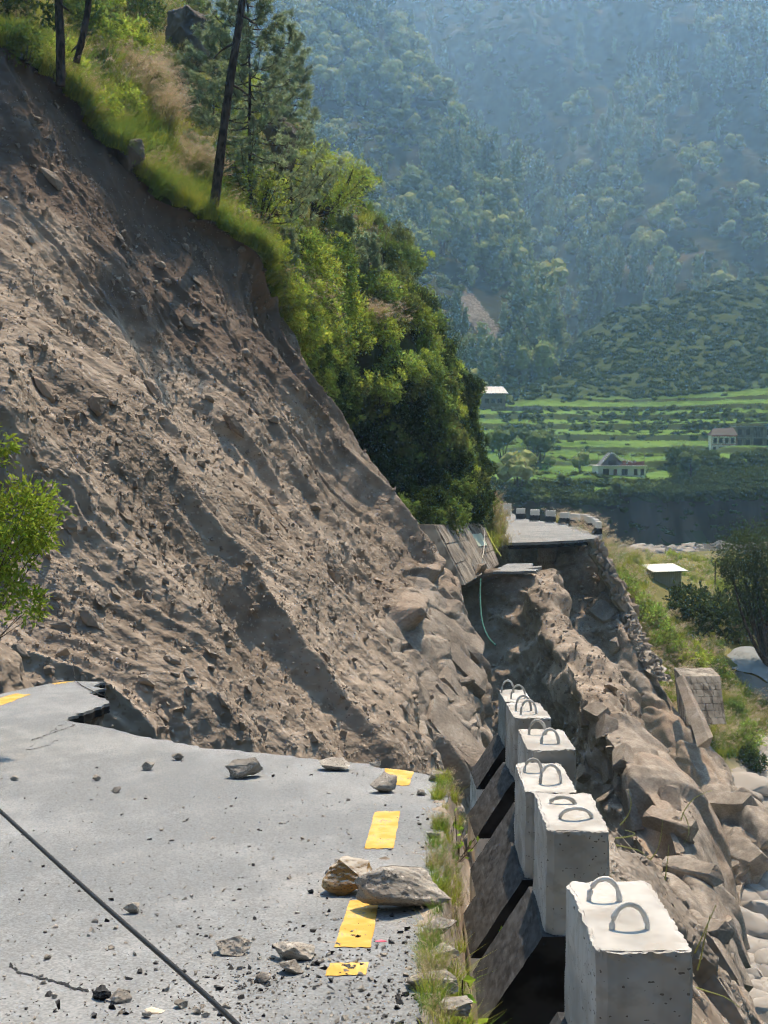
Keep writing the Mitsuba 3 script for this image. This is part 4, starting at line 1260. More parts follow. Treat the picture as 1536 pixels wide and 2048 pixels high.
fr_px = [(1016, 1086), (1060, 1084.5), (1110, 1082.5), (1150, 1080.5), (1187, 1077.5)]
fr = [tuple(level_px(x, y, FAR_Z)[:2]) for x, y in fr_px]
back_row = [tuple(W(px, py, y)[:2]) for px, py, y, _ in far_spots][::-1]
back_row = [(x + 0.5, y + 0.5) for x, y in back_row]
poly = Polygon(jagged(fr, 0.4, 0.06, 12) + back_row + [tuple(W(985, 1025, 132)[:2]), tuple(W(985, 1055, 112)[:2]), tuple(W(1010, 1075, 97)[:2])]).buffer(0)
fk = put('far_road', slab(poly, FAR_Z - 0.18, FAR_Z), 'asphalt', kind='structure', label='far stretch of the road, broken off above the granite face')
put('road_edge', slab(poly.buffer(-0.06), FAR_Z - 0.42, FAR_Z - 0.185), 'black_paint', fk)
body = slab(poly.buffer(-2.2), FAR_Z - 5, FAR_Z - 0.43)
put('road_bed', body.subdivide_to_size(1.5, max_iter=9), 'soil', fk)

# the rubble wall that held the outer edge of the far road
edge_px = [(1197, 1078, 92), (1212, 1115, 91.5), (1232, 1160, 91), (1255, 1215, 90.5), (1282, 1272, 88.5), (1308, 1320, 86), (1332, 1352, 84)]
ec = curve([W(*q) for q in edge_px], 26)
strip = []
for k, p in enumerate(ec):
    for dx, dy in ((-0.75, -0.5), (-0.5, -1.0), (0.1, -1.0), (0.3, -0.3), (0.1, 1.2), (-0.75, 1.2)):
        strip.append(p + [dx + 0.15 * math.sin(k * 2.1), dy, -0.15])
strip = np.array(strip)
strip += (np.stack([fbm(strip * 0.8 + k * 7, 3, 640 + k) for k in range(3)], 1) - 0.5) * 0.5
fcs = []
for k in range(len(ec) - 1):
    for j in range(6):
        a, b = k * 6 + j, k * 6 + (j + 1) % 6
        fcs += [[a, b, a + 6], [b, b + 6, a + 6]]
rw = put('stone_wall', trimesh.Trimesh(strip, fcs, process=False), 'masonry', smooth=False, label='dark rubble stone wall edging the slide below the last far barrier', category='stone wall')
for k in range(130):
    t = rng.random() * 25
    p = ec[int(t)] * (1 - t % 1) + ec[min(25, int(t) + 1)] * (t % 1) + [rng.uniform(-0.7, 0.15), -1.0 + rng.normal() * 0.1, rng.uniform(-0.3, 0.1)]
    w = rng.uniform(0.13, 0.30)
    set_stone(numbered(rw + '__stone'), p, np.array([0.1, -0.9, 0.3]), (w * 1.3, w * 0.8, w * 0.7), rng, sink=0.15)

# masonry block and fallen beam on the right of the granite face
key = thing('masonry_block', 'square block of layered stone masonry under the bushes at the right', 'masonry wall')
A, B, C_, D_ = W(1362, 1352, 81.5), W(1440, 1352, 83), W(1452, 1448, 81), W(1372, 1450, 79.5)
put('core', quad_prism(A, B, C_, D_, np.array([0.2, 3.0, 0])), 'masonry', key)
for i in range(7):
    x = 0.0
    while x < 1:
        w_ = rng.uniform(0.12, 0.3)
        x1 = min(1.0, x + w_)
        def at2(u, v):
            return (A * (1 - u) + B * u) * (1 - v) + (D_ * (1 - u) + C_ * u) * v
        if x1 - x > 0.05:
            pm = quad_prism(at2(x + 0.006, i / 7 + 0.008), at2(x1 - 0.006, i / 7 + 0.008), at2(x1 - 0.006, (i + 1) / 7 - 0.008), at2(x + 0.006, (i + 1) / 7 - 0.008), np.array([0, -0.03 - 0.05 * rng.random(), 0]))
            put('stone', pm, 'masonry', key)
        x = x1
bc = [W(1352, 1342, 82), W(1372, 1390, 80), W(1390, 1430, 78), W(1404, 1466, 76)]
bm = []
for k, p in enumerate(curve(bc, 12)):
    for dx, dz in ((-0.62, -0.35), (-0.05, 0.1), (0.32, 0.05), (0.1, -0.55)):
        bm.append(p + np.array([dx, (-0.4 if dx < 0 else 0.2), dz]) * (0.6 + 0.5 * k / 11) + np.array([0, -1.4, 0]))
bm = np.array(bm)
fcs = [[0, 1, 2], [0, 2, 3], [44, 46, 45], [44, 47, 46]]
for k in range(11):
    for j in range(4):
        a, b = k * 4 + j, k * 4 + (j + 1) % 4
        fcs += [[a, b, a + 4], [b, b + 4, a + 4]]
put('fallen_beam', trimesh.Trimesh(bm, fcs, process=False), 'granite', label='long leaning stone beam propped in front of the masonry block', category='stone beam')

# hose and ropes
hp = [W(958, 1156, 67.3), W(957, 1195, 66), W(962, 1245, 63), W(972, 1270, 61), W(987, 1287, 59.5)]
hp = [p + [0.0, -1.2, 0.1] for p in hp]
tinted('green_hose', tube_mesh(curve(hp, 40), 0.035, 8), (0.015, 0.10, 0.085), label='green hose hanging from the foot of the retaining wall', category='hose')
tinted('yellow_rope', tube_mesh(curve([W(966, 1040, 80), W(978, 1072, 79), W(1002, 1112, 78)], 20), 0.035, 6), (0.62, 0.62, 0.16), label='yellow rope slanting down beside the retaining wall', category='rope')
tinted('white_line', tube_mesh(curve([W(962, 1052, 80), W(963, 1085, 78), W(958, 1120, 75)], 20) + fn * 0.2, 0.022, 6), (0.6, 0.6, 0.56), label='thin white line hanging down the retaining wall face', category='line')

# the warning sign
key = thing('warning_sign', 'red bordered triangular warning sign on a post above the far barriers', 'road sign')
sp = W(991, 1008, 116)
yaw = 0.62
R = np.array([[math.cos(yaw), 0, -math.sin(yaw)], [math.sin(yaw), 0, math.cos(yaw)], [0, 1, 0]])   # columns: right, (unused), depth


def on_sign(poly, depth0, depth1, rgb, name, parent):
    m = trimesh.creation.extrude_polygon(poly, depth1 - depth0, engine='earcut')
    v = np.array(m.vertices)
    w = np.stack([v[:, 0] * math.cos(yaw) + (v[:, 2] + depth0) * -math.sin(yaw) * -1, v[:, 0] * math.sin(yaw) - (v[:, 2] + depth0) * math.cos(yaw), v[:, 1]], 1) + sp
    return tinted(name, trimesh.Trimesh(w, m.faces, process=False), rgb, parent)


tri = Polygon([(-0.60, 0), (0.60, 0), (0, 1.04)]).buffer(0.05, quad_segs=4)
plate = on_sign(tri, 0, 0.03, (0.55, 0.045, 0.03), 'border', key)
on_sign(tri.buffer(-0.13), 0.031, 0.036, (0.72, 0.62, 0.55), 'panel', key)
fig = Polygon([(-0.26, 0.06), (-0.12, 0.06), (-0.05, 0.28), (0.05, 0.06), (0.2, 0.06), (0.06, 0.42), (0.16, 0.5), (0.1, 0.55), (0.0, 0.5), (-0.1, 0.42), (-0.2, 0.3), (-0.14, 0.26), (-0.06, 0.33)]).buffer(0)
on_sign(fig, 0.037, 0.041, (0.02, 0.02, 0.02), 'symbol', key)
on_sign(Point(0.03, 0.60).buffer(0.06), 0.037, 0.041, (0.02, 0.02, 0.02), 'symbol', key)
tinted('post', tube_mesh([sp + [0, 0.06, -2.2], sp + [0, 0.06, 0.3]], 0.035, 8), (0.35, 0.35, 0.34), key)

# ==================================================================  HOUSES ACROSS THE RIVER
class Frame:
    """A building's own frame: x to the right, y away from the camera, z up, from its front left ground corner."""

    def __init__(self, px, py, y, yaw, k=1.0):
        self.o, self.c, self.s, self.k = W(px, py, y), math.cos(yaw), math.sin(yaw), k

    def __call__(self, m):
        v = np.array(m.vertices) * self.k
        v = np.stack([v[:, 0] * self.c - v[:, 1] * self.s, v[:, 0] * self.s + v[:, 1] * self.c, v[:, 2]], 1) + self.o
        return trimesh.Trimesh(v, m.faces, process=False)


def window(fr, key, x0, x1, z0, z1, y=0.0, frame=(0.10, 0.07, 0.06), pane=(0.03, 0.035, 0.045), t=0.09):
    k = tinted('window', fr(box(x0, x1, y - 0.02, y + 0.10, z0, z1)), pane, key)
    rim = [box(x0 - t, x0, y - 0.07, y + 0.05, z0 - t, z1 + t), box(x1, x1 + t, y - 0.07, y + 0.05, z0 - t, z1 + t), box(x0, x1, y - 0.07, y + 0.05, z1, z1 + t), box(x0, x1, y - 0.07, y + 0.05, z0 - t, z0),
           box((x0 + x1) / 2 - 0.03, (x0 + x1) / 2 + 0.03, y - 0.05, y - 0.025, z0, z1)]
    tinted('frame', fr(join(rim)), frame, k)


# white house on the field
fr = Frame(1196, 957, 312, 0.03)
key = thing('white_house', 'small white flat-roofed house with dark windows standing alone on the green field', 'house')
put('wall', fr(box(0, 11.0, 0, 7.5, -0.8, 2.75)), 'fresh_white', key)
tinted('roof_slab', fr(box(-0.5, 11.2, -0.8, 8, 2.755, 2.98)), (0.62, 0.62, 0.60), key)
for x in (1.2, 5.5):
    window(fr, key, x, x + 1.2, 0.9, 2.1)
for x in (8.35, 9.85):
    window(fr, key, x, x + 0.62, 0.85, 2.1)
tinted('door', fr(box(3.55, 4.35, -0.05, 0.08, 0.0, 2.15)), (0.16, 0.05, 0.04), key)
gable = trimesh.creation.extrude_polygon(Polygon([(0.9, 0), (6.2, 0), (3.3, 2.7)]), 0.18, engine='earcut')
gable.apply_transform(np.array([[1, 0, 0, 0], [0, 0, 1, 1.2], [0, 1, 0, 2.98], [0, 0, 0, 1.0]]))
gk = tinted('attic_gable', fr(gable), (0.10, 0.11, 0.13), key)
tinted('opening_shade', fr(box(2.6, 4.4, 1.1, 1.19, 2.99, 4.1)), (0.03, 0.03, 0.035), gk)  # solid dark panel: shade inside the attic put into its colour
roof2 = quad_prism(np.array([0.7, 1.0, 3.02]), np.array([3.3, 1.0, 5.8]), np.array([3.3, 6, 5.8]), np.array([0.7, 6, 3.02]), np.array([0, 0, 0.08]))
tinted('attic_roof', fr(roof2), (0.16, 0.17, 0.19), key)
roof2 = quad_prism(np.array([6.4, 1.0, 3.02]), np.array([3.3, 1.0, 5.8]), np.array([3.3, 6, 5.8]), np.array([6.4, 6, 3.02]), np.array([0, 0, 0.08]))
tinted('attic_roof', fr(roof2), (0.14, 0.15, 0.17), key)
for i in range(9):
    tinted('brick_stack', fr(box(5.3 + i * 0.62, 5.3 + i * 0.62 + 0.55, 0.6 + 0.2 * (i % 3), 1.6, 2.985, 3.3 + 0.75 * abs(math.sin(i * 1.7)))), (0.17 + 0.02 * (i % 2), 0.09, 0.07), key)
for x, h in ((0.3, 5.6), (7.9, 5.8), (10.9, 6.0)):
    tinted('roof_pole', fr(tube_mesh([(x, 1.0, 2.9), (x, 1.0, h)], 0.05, 6)), (0.12, 0.11, 0.10), key)
key = thing('flag_string', 'string of small white flags running over the attic of the white house', 'flags')
fp = [(1.2, 0.6, 3.9), (3.3, 0.6, 5.95), (5.3, 0.6, 4.7), (7.9, 0.6, 3.9)]
fc_ = curve(fp, 40)
tinted('cord', fr(tube_mesh(fc_, 0.02, 4)), (0.5, 0.5, 0.5), key)
for k in range(1, 40, 2):
    q_ = fc_[k]
    tinted('flag', fr(box(q_[0] - 0.13, q_[0] + 0.13, q_[1] - 0.01, q_[1] + 0.01, q_[2] - 0.27, q_[2])), (0.72, 0.74, 0.78), key)

# white house with red bands
fr = Frame(1423, 907, 396, -0.08)
key = thing('banded_house', 'two-storey white house with red bands and a dark slate roof at the right', 'house')
put('wall', fr(box(0, 7.0, 0, 6, -1.5, 5.2)), 'fresh_white', key)
for z0, z1 in ((-0.05, 0.15), (2.45, 2.65), (4.95, 5.22)):
    tinted('red_band', fr(box(-0.03, 7.03, -0.06, 0.02, z0, z1)), (0.30, 0.045, 0.035), key)
for x in (-0.03, 1.75, 3.4, 5.1, 6.85):
    tinted('red_band', fr(box(x, x + 0.16, -0.055, 0.02, 0.16, 4.94)), (0.30, 0.045, 0.035), key)
for i, x in enumerate((0.55, 2.2, 3.85, 5.55)):
    window(fr, key, x, x + 0.85, 3.0, 4.5, frame=(0.05, 0.02, 0.02))
    window(fr, key, x, x + (0.6 if i in (0, 3) else 0.8), 0.2 if i in (1, 2) else 0.6, 1.9, frame=(0.05, 0.02, 0.02))
hip = trimesh.convex.convex_hull(np.array([(-0.5, -0.6, 5.25), (7.4, -0.6, 5.25), (7.4, 6.5, 5.25), (-0.5, 6.5, 5.25), (0.8, 2.9, 7.3), (6.6, 2.9, 7.5)]))
tinted('roof', fr(hip), (0.035, 0.035, 0.042), key)
# concrete house beside it
fr = Frame(1472, 914, 402, -0.08)
key = thing('concrete_house', 'unfinished grey concrete house with open dark bays, right of the red banded house', 'house')
put('wall', fr(box(0.15, 12, 0.6, 8, -1.5, 5.6)), 'masonry', key)
put('wall', fr(box(0.15, 5.2, 0.6, 8, 5.6, 8.9)), 'masonry', key)
put('wall', fr(box(8.0, 12, 0.6, 8, 5.6, 8.9)), 'masonry', key)
put('wall', fr(box(5.2, 8.0, 3.0, 8, 5.6, 8.9)), 'masonry', key)
for z in (2.5, 5.6, 8.9):
    put('floor_slab', fr(box(-0.3, 12.3, -0.5, 8.2, z, z + 0.22)), 'concrete', key)
for x in (0.6, 3.0, 9.0):
    for z in (0.5, 3.4, 6.5):
        window(fr, key, x, x + 1.0, z, z + 1.6, y=0.6)
tinted('bay_shade', fr(box(5.2, 7.6, 0.5, 0.7, 3.0, 5.4)), (0.03, 0.03, 0.035), key)  # near-black box in place of a hollow, its inner shade painted on

# long building with metal roofs at the valley's left
fr = Frame(926, 812, 462, 0.02)
key = thing('long_barn', 'long dark building with a pale metal roof and a lower red roof', 'building')
tinted('wall', fr(box(0, 6.4, 0, 6, -2, 4.4)), (0.12, 0.11, 0.10), key)
tinted('wall', fr(box(6.41, 14.4, 0, 7, -2, 4.1)), (0.16, 0.14, 0.12), key)
tinted('red_roof', fr(quad_prism(np.array([-0.3, -0.8, 4.45]), np.array([6.6, -0.8, 4.45]), np.array([6.6, 3, 5.6]), np.array([0.6, 3, 5.6]), np.array([0, 0, 0.1]))), (0.42, 0.20, 0.16), key)
rk = tinted('metal_roof', fr(quad_prism(np.array([5.7, -0.9, 4.2]), np.array([15.2, -0.9, 4.2]), np.array([13.9, 3.6, 6.6]), np.array([6.6, 3.6, 6.6]), np.array([0, 0, 0.1]))), (0.62, 0.64, 0.66), key)
for k in range(6):
    x = 6.6 + k * 1.55
    tinted('seam', fr(quad_prism(np.array([x - 0.35, -0.92, 4.31]), np.array([x - 0.28, -0.92, 4.31]), np.array([x * 0.8 + 2.0 + 0.06, 3.55, 6.71]), np.array([x * 0.8 + 2.0, 3.55, 6.71]), np.array([0, 0, 0.05]))), (0.45, 0.47, 0.5), rk)
for x in (7.4, 9.6, 11.8):
    window(fr, key, x, x + 1.3, 1.0, 2.4, pane=(0.02, 0.02, 0.025))
tinted('beam', fr(box(6.4, 14.5, -0.3, -0.05, 2.7, 2.9)), (0.20, 0.17, 0.14), key)
key = thing('yard_wall', 'long dark yard wall with posts in front of the long building', 'wall')
fr = Frame(982, 826, 448, 0.02)
put('wall', fr(box(0, 16.5, 0, 0.4, -1.5, 2.1)), 'masonry', key)
for k in range(7):
    put('post', fr(box(k * 2.7, k * 2.7 + 0.35, -0.1, 0.45, -1.5, 2.45)), 'masonry', key)

# metal shed, pole and tent on the river bank
fr = Frame(1309, 1171, 124.5, 0.32, 0.86)
key = thing('metal_shed', 'small grey metal shed with a sloping pale roof in the tall grass', 'shed')
tinted('wall', fr(box(0, 3.2, 0, 2.4, -0.5, 1.45)), (0.22, 0.25, 0.23), key)
for k in range(13):
    tinted('rib', fr(box(0.1 + k * 0.25, 0.16 + k * 0.25, -0.035, -0.003, -0.5, 1.44)), (0.27, 0.30, 0.28), key)
tinted('side_wall', fr(box(3.205, 3.25, 0.02, 2.38, -0.5, 1.45)), (0.30, 0.38, 0.44), key)
tinted('door', fr(box(3.255, 3.30, 0.7, 1.6, -0.5, 1.15)), (0.10, 0.24, 0.40), key)
tinted('roof', fr(quad_prism(np.array([-0.5, -0.6, 1.47]), np.array([3.7, -0.6, 1.47]), np.array([3.9, 2.9, 1.95]), np.array([-0.3, 2.9, 1.95]), np.array([0, 0, 0.06]))), (0.62, 0.66, 0.66), key)
tinted('wooden_pole', tube_mesh([W(1429, 1215, 134), W(1431, 1122, 134)], [0.08, 0.06], 8), (0.05, 0.045, 0.04), label='thin dark wooden pole standing in the grass right of the shed', category='pole')
key = thing('tarpaulin_tent', 'slumped grey tarpaulin tent below the dark trees at the right edge', 'tent')
g = [W(1452, 1308, 105.5), W(1500, 1293, 107), W(1560, 1305, 107)]                        # ridge
e = [W(1462, 1338, 100.5), W(1502, 1345, 99.6), W(1545, 1375, 99.6)]                        # front eave
f_ = [W(1470, 1352, 99.9), W(1505, 1384, 98.6), W(1540, 1405, 98.9)]


def sheet(a, b, sag, seed, n=18):
    ca, cb = curve(a, n), curve(b, n)
    t = np.linspace(0, 1, n)[None, :, None]
    g_ = ca[:, None] * (1 - t) + cb[:, None] * t
    g_[..., 2] -= sag * np.sin(np.pi * t[..., 0]) * (0.6 + 0.8 * fbm(g_ * 0.7, 2, seed))
    g_ += (np.stack([fbm(g_ * 1.2 + k * 5, 3, seed + k) for k in range(3)], -1) - 0.5) * 0.35
    v = g_.reshape(-1, 3)
    fa = grid_faces(n, n)
    return trimesh.Trimesh(np.vstack([v, v + [0.01, 0.03, -0.02]]), np.vstack([fa, fa[:, ::-1] + len(v)]), process=False)


tinted('roof_sheet', sheet(g, e, 0.25, 701), (0.20, 0.235, 0.26), key)
tinted('side_sheet', sheet(f_, [q_ + np.array([0.0, -0.4, -0.1]) for q_ in e], 0.05, 703), (0.17, 0.20, 0.225), key)
tinted('end_sheet', sheet([g[0], e[0]], [W(1446, 1335, 104.5), W(1462, 1352, 100.4)], 0.05, 705, 8), (0.18, 0.21, 0.235), key)
for q_ in (e[0], e[1], e[2]):
    tinted('pole', tube_mesh([q_ + [0, 0, 0.05], q_ + [0.05, 0, -2.0]], 0.04, 6), (0.10, 0.09, 0.08), key)

# ==================================================================  VEGETATION


def leaf_mesh(rng, pts, size, color, spread=0.25, up=0.5, aspect=0.42, out=None):
    """Folded lozenge leaves at the points: (vertices, faces, colours)."""
    n = len(pts)
    d = rng.normal(size=(n, 3))
    if out is not None:
        d = d * 0.8 + out * 1.2
    d = unit(d)
    nn = unit(rng.normal(size=(n, 3)) + np.array([0, 0, up * 2]))
    side = unit(np.cross(nn, d))
    nn = np.cross(d, side)
    L = size * rng.uniform(0.65, 1.25, (n, 1))
    wv = L * aspect
    v = np.stack([pts, pts + d * L * 0.5 + side * wv * 0.5 + nn * L * 0.06, pts + d * L, pts + d * L * 0.5 - side * wv * 0.5 + nn * L * 0.06], 1).reshape(-1, 3)
    k = np.arange(n)[:, None] * 4
    f = np.vstack([k + [0, 1, 2], k + [0, 2, 3]])
    c = np.clip(np.asarray(color) * rng.uniform(1 - spread, 1 + spread, (n, 1)) * (1 + rng.normal(size=(n, 3)) * 0.06), 0.004, 0.8)
    return v, f, np.repeat(c, 4, 0)


def stack(parts):
    vs, fs, cs, at = [], [], [], 0
    for v, f, c in parts:
        vs.append(v)
        fs.append(np.asarray(f) + at)
        cs.append(c)
        at += len(v)
    return np.vstack(vs), np.vstack(fs), np.vstack(cs)


def leaf_ply(parts):
    v, f, c = stack(parts)
    return mikit.ply((v, f), 'leaf', color=c)


def crown(rng, lobes, clumps, per, size, color, tone=0.3, up=0.5, clump_r=0.22, aspect=0.42, shell=0.55):
    """Leaves in clumps through ellipsoid lobes (x, y, z, rx, ry, rz)."""
    parts = []
    vol = np.array([l[3] * l[4] * l[5] for l in lobes]) ** 0.67
    for i in rng.choice(len(lobes), clumps, p=vol / vol.sum()):
        l = np.array(lobes[i], float)
        u = unit(rng.normal(size=3))
        r = shell + (1 - shell) * rng.random() ** 0.6
        c = l[:3] + u * l[3:] * r
        n = max(3, int(per * rng.uniform(0.6, 1.4)))
        pts = c + rng.normal(size=(n, 3)) * clump_r * l[3:].mean()
        parts.append(leaf_mesh(rng, pts, size, np.asarray(color) * rng.uniform(1 - tone, 1 + tone), up=up, aspect=aspect, out=unit(pts - l[:3])))
    return parts


def stems(rng, lobes, n, r, base=(0, 0, 0)):
    ms = []
    for k in range(n):
        l = np.array(lobes[k % len(lobes)], float)
        end = l[:3] + rng.normal(size=3) * l[3:] * 0.5
        mid = np.array(base) * 0.5 + end * 0.5 + rng.normal(size=3) * l[3:].mean() * 0.25
        ms.append(tube_mesh(curve([np.array(base), mid, end], 7), np.linspace(r, r * 0.3, 7), 5, cap=False))
    return join(ms)


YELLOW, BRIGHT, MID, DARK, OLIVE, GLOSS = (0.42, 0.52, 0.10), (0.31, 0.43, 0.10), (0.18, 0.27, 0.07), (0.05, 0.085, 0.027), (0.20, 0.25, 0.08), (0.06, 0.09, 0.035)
TONES = {'yellow': YELLOW, 'bright': BRIGHT, 'mid': MID, 'dark': DARK, 'olive': OLIVE, 'gloss': GLOSS}
rng = np.random.default_rng(800)
for name, tone in TONES.items():
    for k in range(2):
        lobes = [(0, 0, 0.55, 0.8, 0.8, 0.55)] + [(rng.uniform(-0.6, 0.6), rng.uniform(-0.6, 0.6), rng.uniform(0.45, 1.15), 0.42, 0.42, 0.36) for _ in range(5)]
        fol = crown(rng, lobes, 110, 15, 0.15, tone, 0.45, clump_r=0.17, aspect=0.5)
        shape_group(f'shrub_{name}_{k}', {'foliage': leaf_ply(fol), 'stems': mikit.ply(stems(rng, lobes, 8, 0.03), 'bark', smooth=True)})
        shape_group(f'mass_{name}_{k}', {'foliage': scene[f'shrub_{name}_{k}']['foliage']})


def blades(rng, n, h, spread, lean, width, color, tip=None, seg=4):
    """A tuft of grass: arching tapering blades."""
    a = rng.uniform(0, 2 * np.pi, n)
    base = np.stack([np.cos(a), np.sin(a), a * 0], 1) * (spread * rng.random((n, 1)) ** 0.7)
    az = a + rng.normal(size=n) * 0.7
    d = np.stack([np.cos(az), np.sin(az), az * 0], 1)
    sd = np.stack([-np.sin(az), np.cos(az), az * 0], 1)
    hh = h * rng.uniform(0.5, 1.1, (n, 1))
    ln = hh * lean * rng.uniform(0.3, 1.5, (n, 1))
    vs, cs = [], []
    c0 = np.asarray(color) * rng.uniform(0.7, 1.3, (n, 1))
    for k in range(seg):
        t = k / (seg - 1)
        p = base + d * ln * t ** 2 + np.array([0, 0, 1.0]) * hh * (t - 0.35 * lean * t ** 3)
        w = width * (1 - t) ** 0.6 * 0.5 + 0.0004
        vs += [p - sd * w, p + sd * w]
        cc = c0 if tip is None else c0 * (1 - t ** 2) + np.asarray(tip) * t ** 2
        cs += [cc, cc]
    v = np.stack(vs, 1).reshape(-1, 3)
    c = np.stack(cs, 1).reshape(-1, 3)
    k = np.arange(n)[:, None] * (2 * seg)
    f = np.vstack([k + [2 * j, 2 * j + 1, 2 * j + 2] for j in range(seg - 1)] + [k + [2 * j + 1, 2 * j + 3, 2 * j + 2] for j in range(seg - 1)])
    tips = base + d * ln + np.array([0, 0, 1.0]) * hh * (1 - 0.35 * lean)
    return (v, f, np.clip(c, 0.004, 0.9)), tips, d


def plumes(rng, tips, d, size, color):
    """Feathery seed heads hanging from the tips."""
    parts = []
    for p, u in zip(tips, d):
        n = 16
        t = rng.random((n, 1))
        pts = p + (u * 0.55 + np.array([0, 0, 0.25])) * size * (t - 0.6) + rng.normal(size=(n, 3)) * size * 0.05
        parts.append(leaf_mesh(rng, pts, size * 0.3, color, 0.2, 0.0, 0.10, out=np.tile(u + [0, 0, 0.4], (n, 1))))
    return parts


GRASS = {'green': ((0.17, 0.28, 0.05), None), 'lime': ((0.32, 0.40, 0.06), (0.40, 0.40, 0.11)), 'dry': ((0.30, 0.30, 0.12), (0.52, 0.45, 0.30)), 'plume': ((0.22, 0.30, 0.08), (0.45, 0.42, 0.24)), 'dark': ((0.06, 0.10, 0.025), None)}
for name, (c, tip) in GRASS.items():
    for k in range(2):
        g_, tips, d = blades(rng, 75, 1.0, 0.34, 0.55, 0.022, c, tip)
        parts = [g_]
        if name == 'plume':
            parts += plumes(rng, tips[:26] + [0, 0, 0.12], d[:26], 0.42, (0.62, 0.53, 0.42))
        elif name == 'dry':
            parts += plumes(rng, tips[:22] + [0, 0, 0.1], d[:22], 0.26, (0.60, 0.50, 0.38))
        shape_group(f'tuft_{name}_{k}', {'blades': leaf_ply(parts)})


def sprinkle(key, group_names, pts, nrm, smin, smax, rng, lean=0.35, kind=True, label=None, category=None):
    for k, (p, n) in enumerate(zip(pts, nrm)):
        up = unit(np.array([0, 0, 1.0]) * (1 - lean) + n * lean)
        copy_of(group_names[rng.integers(len(group_names))], f'{key}__{k + 1:04d}', place(p, rng.uniform(0, 6.28), rng.uniform(smin, smax), up))
    say(key, label, category, None, 'stuff')


def two(kind, *names):
    return [f'{kind}_{n}_{k}' for n in names for k in range(2)]


# --- pines near by
def pine(rng, h, r, n_br, bare=0.25, leaders=1, droop=0.15, trunk_r=0.13, lean=0.0):
    """A long-needled pine: a bent trunk, branches that turn upward at the end, brushes of needles."""
    wood, needles = [], []
    bend = np.cumsum(rng.normal(size=(9, 2)) * 0.02 * h / 9, axis=0)
    tp = np.c_[bend, np.linspace(0, h, 9)]
    tp[:, 0] += lean * np.linspace(0, 1, 9) ** 1.0 * h
    trunk = tube_mesh(curve(tp, 16), np.linspace(trunk_r, trunk_r * 0.3, 16), 9)
    for k in range(n_br):
        t = bare + (1 - bare) * (k + rng.random()) / n_br
        p0 = np.array([np.interp(t, np.linspace(0, 1, 9), tp[:, j]) for j in range(3)])
        az = k * 2.4 + rng.normal() * 0.4
        L = r * (1.15 - 0.85 * t) * rng.uniform(0.6, 1.15)
        d = np.array([math.cos(az), math.sin(az), 0])
        mid = p0 + d * L * 0.55 - np.array([0, 0, droop * L * (1 - t)])
        end = p0 + d * L + np.array([0, 0, L * 0.25 + 0.2 * t])
        br = curve([p0, mid, end], 8)
        wood.append(tube_mesh(br, np.linspace(0.035, 0.010, 8) * (0.6 + trunk_r * 3), 5, cap=False))
        for j in range(3, 8):
            for _ in range(2 if j < 7 else 3):
                tip = br[j] + np.r_[rng.normal(size=2) * 0.16 * L * 0.5, abs(rng.normal()) * 0.10]
                ax = unit(d * 0.55 + np.array([0, 0, 0.55]) + rng.normal(size=3) * 0.45)
                n = 46
                pts = tip + ax * (rng.random((n, 1)) * 0.22 - 0.05)
                dirs = unit(ax * 0.75 + rng.normal(size=(n, 3)) * 0.62)
                dirs[:, 2] -= 0.12
                ln = rng.uniform(0.16, 0.27, (n, 1))
                sd = unit(np.cross(dirs, rng.normal(size=(n, 3)))) * 0.017
                v = np.stack([pts - sd, pts + sd, pts + dirs * ln], 1).reshape(-1, 3)
                c = np.array((0.34, 0.43, 0.27)) * rng.uniform(0.6, 1.3) * rng.uniform(0.8, 1.2, (n, 1))
                needles.append((v, np.arange(3 * n).reshape(-1, 3), np.repeat(c, 3, 0)))
    return trunk, join(wood), needles


def pine_thing(name, label, px, py, y, rng, sink=0.3, group=None, **kw):
    tr, wd, nd = pine(rng, **kw)
    p = W(px, py, y) - [0, 0, sink]
    key = thing(name, label, 'tree', group)
    tr.apply_translation(p)
    wd.apply_translation(p)
    v, f, c = stack(nd)
    put('trunk', tr, 'bark', key, smooth=True)
    put('branches', wd, 'bark', key, smooth=True)
    put('needles', (v + p, f), 'leaf', key, color=c)


rng = np.random.default_rng(820)
pine_thing('pine_tree', 'bushy long-needled pine right behind the leaning bare trunk', 500, 470, 55, rng, h=10.4, r=3.0, n_br=96, bare=0.05, trunk_r=0.09)
pine_thing('pine_tree', 'slimmer long-needled pine in front of the tall dark outcrop', 425, 330, 60, rng, h=6.0, r=2.0, n_br=54, bare=0.05, trunk_r=0.07)
pine_thing('pine_tree', 'pine sapling with its tip beside the top of the bushy pine, at its right', 580, 470, 62, rng, h=9.2, r=2.0, n_br=60, bare=0.2, trunk_r=0.07)
pine_thing('pine_tree', 'small dark pine growing at the rim of the slide below the light green tree', 572, 600, 55, rng, h=2.7, r=0.8, n_br=30, bare=0.0, trunk_r=0.05)
pine_thing('pine_tree', 'small pine on the skyline below the light green tree, left of another', 690, 520, 72, rng, h=2.6, r=0.9, n_br=28, bare=0.0, trunk_r=0.05)
pine_thing('pine_tree', 'small pine on the skyline below the light green tree, right of another', 738, 560, 78, rng, h=2.6, r=0.9, n_br=28, bare=0.0, trunk_r=0.05)


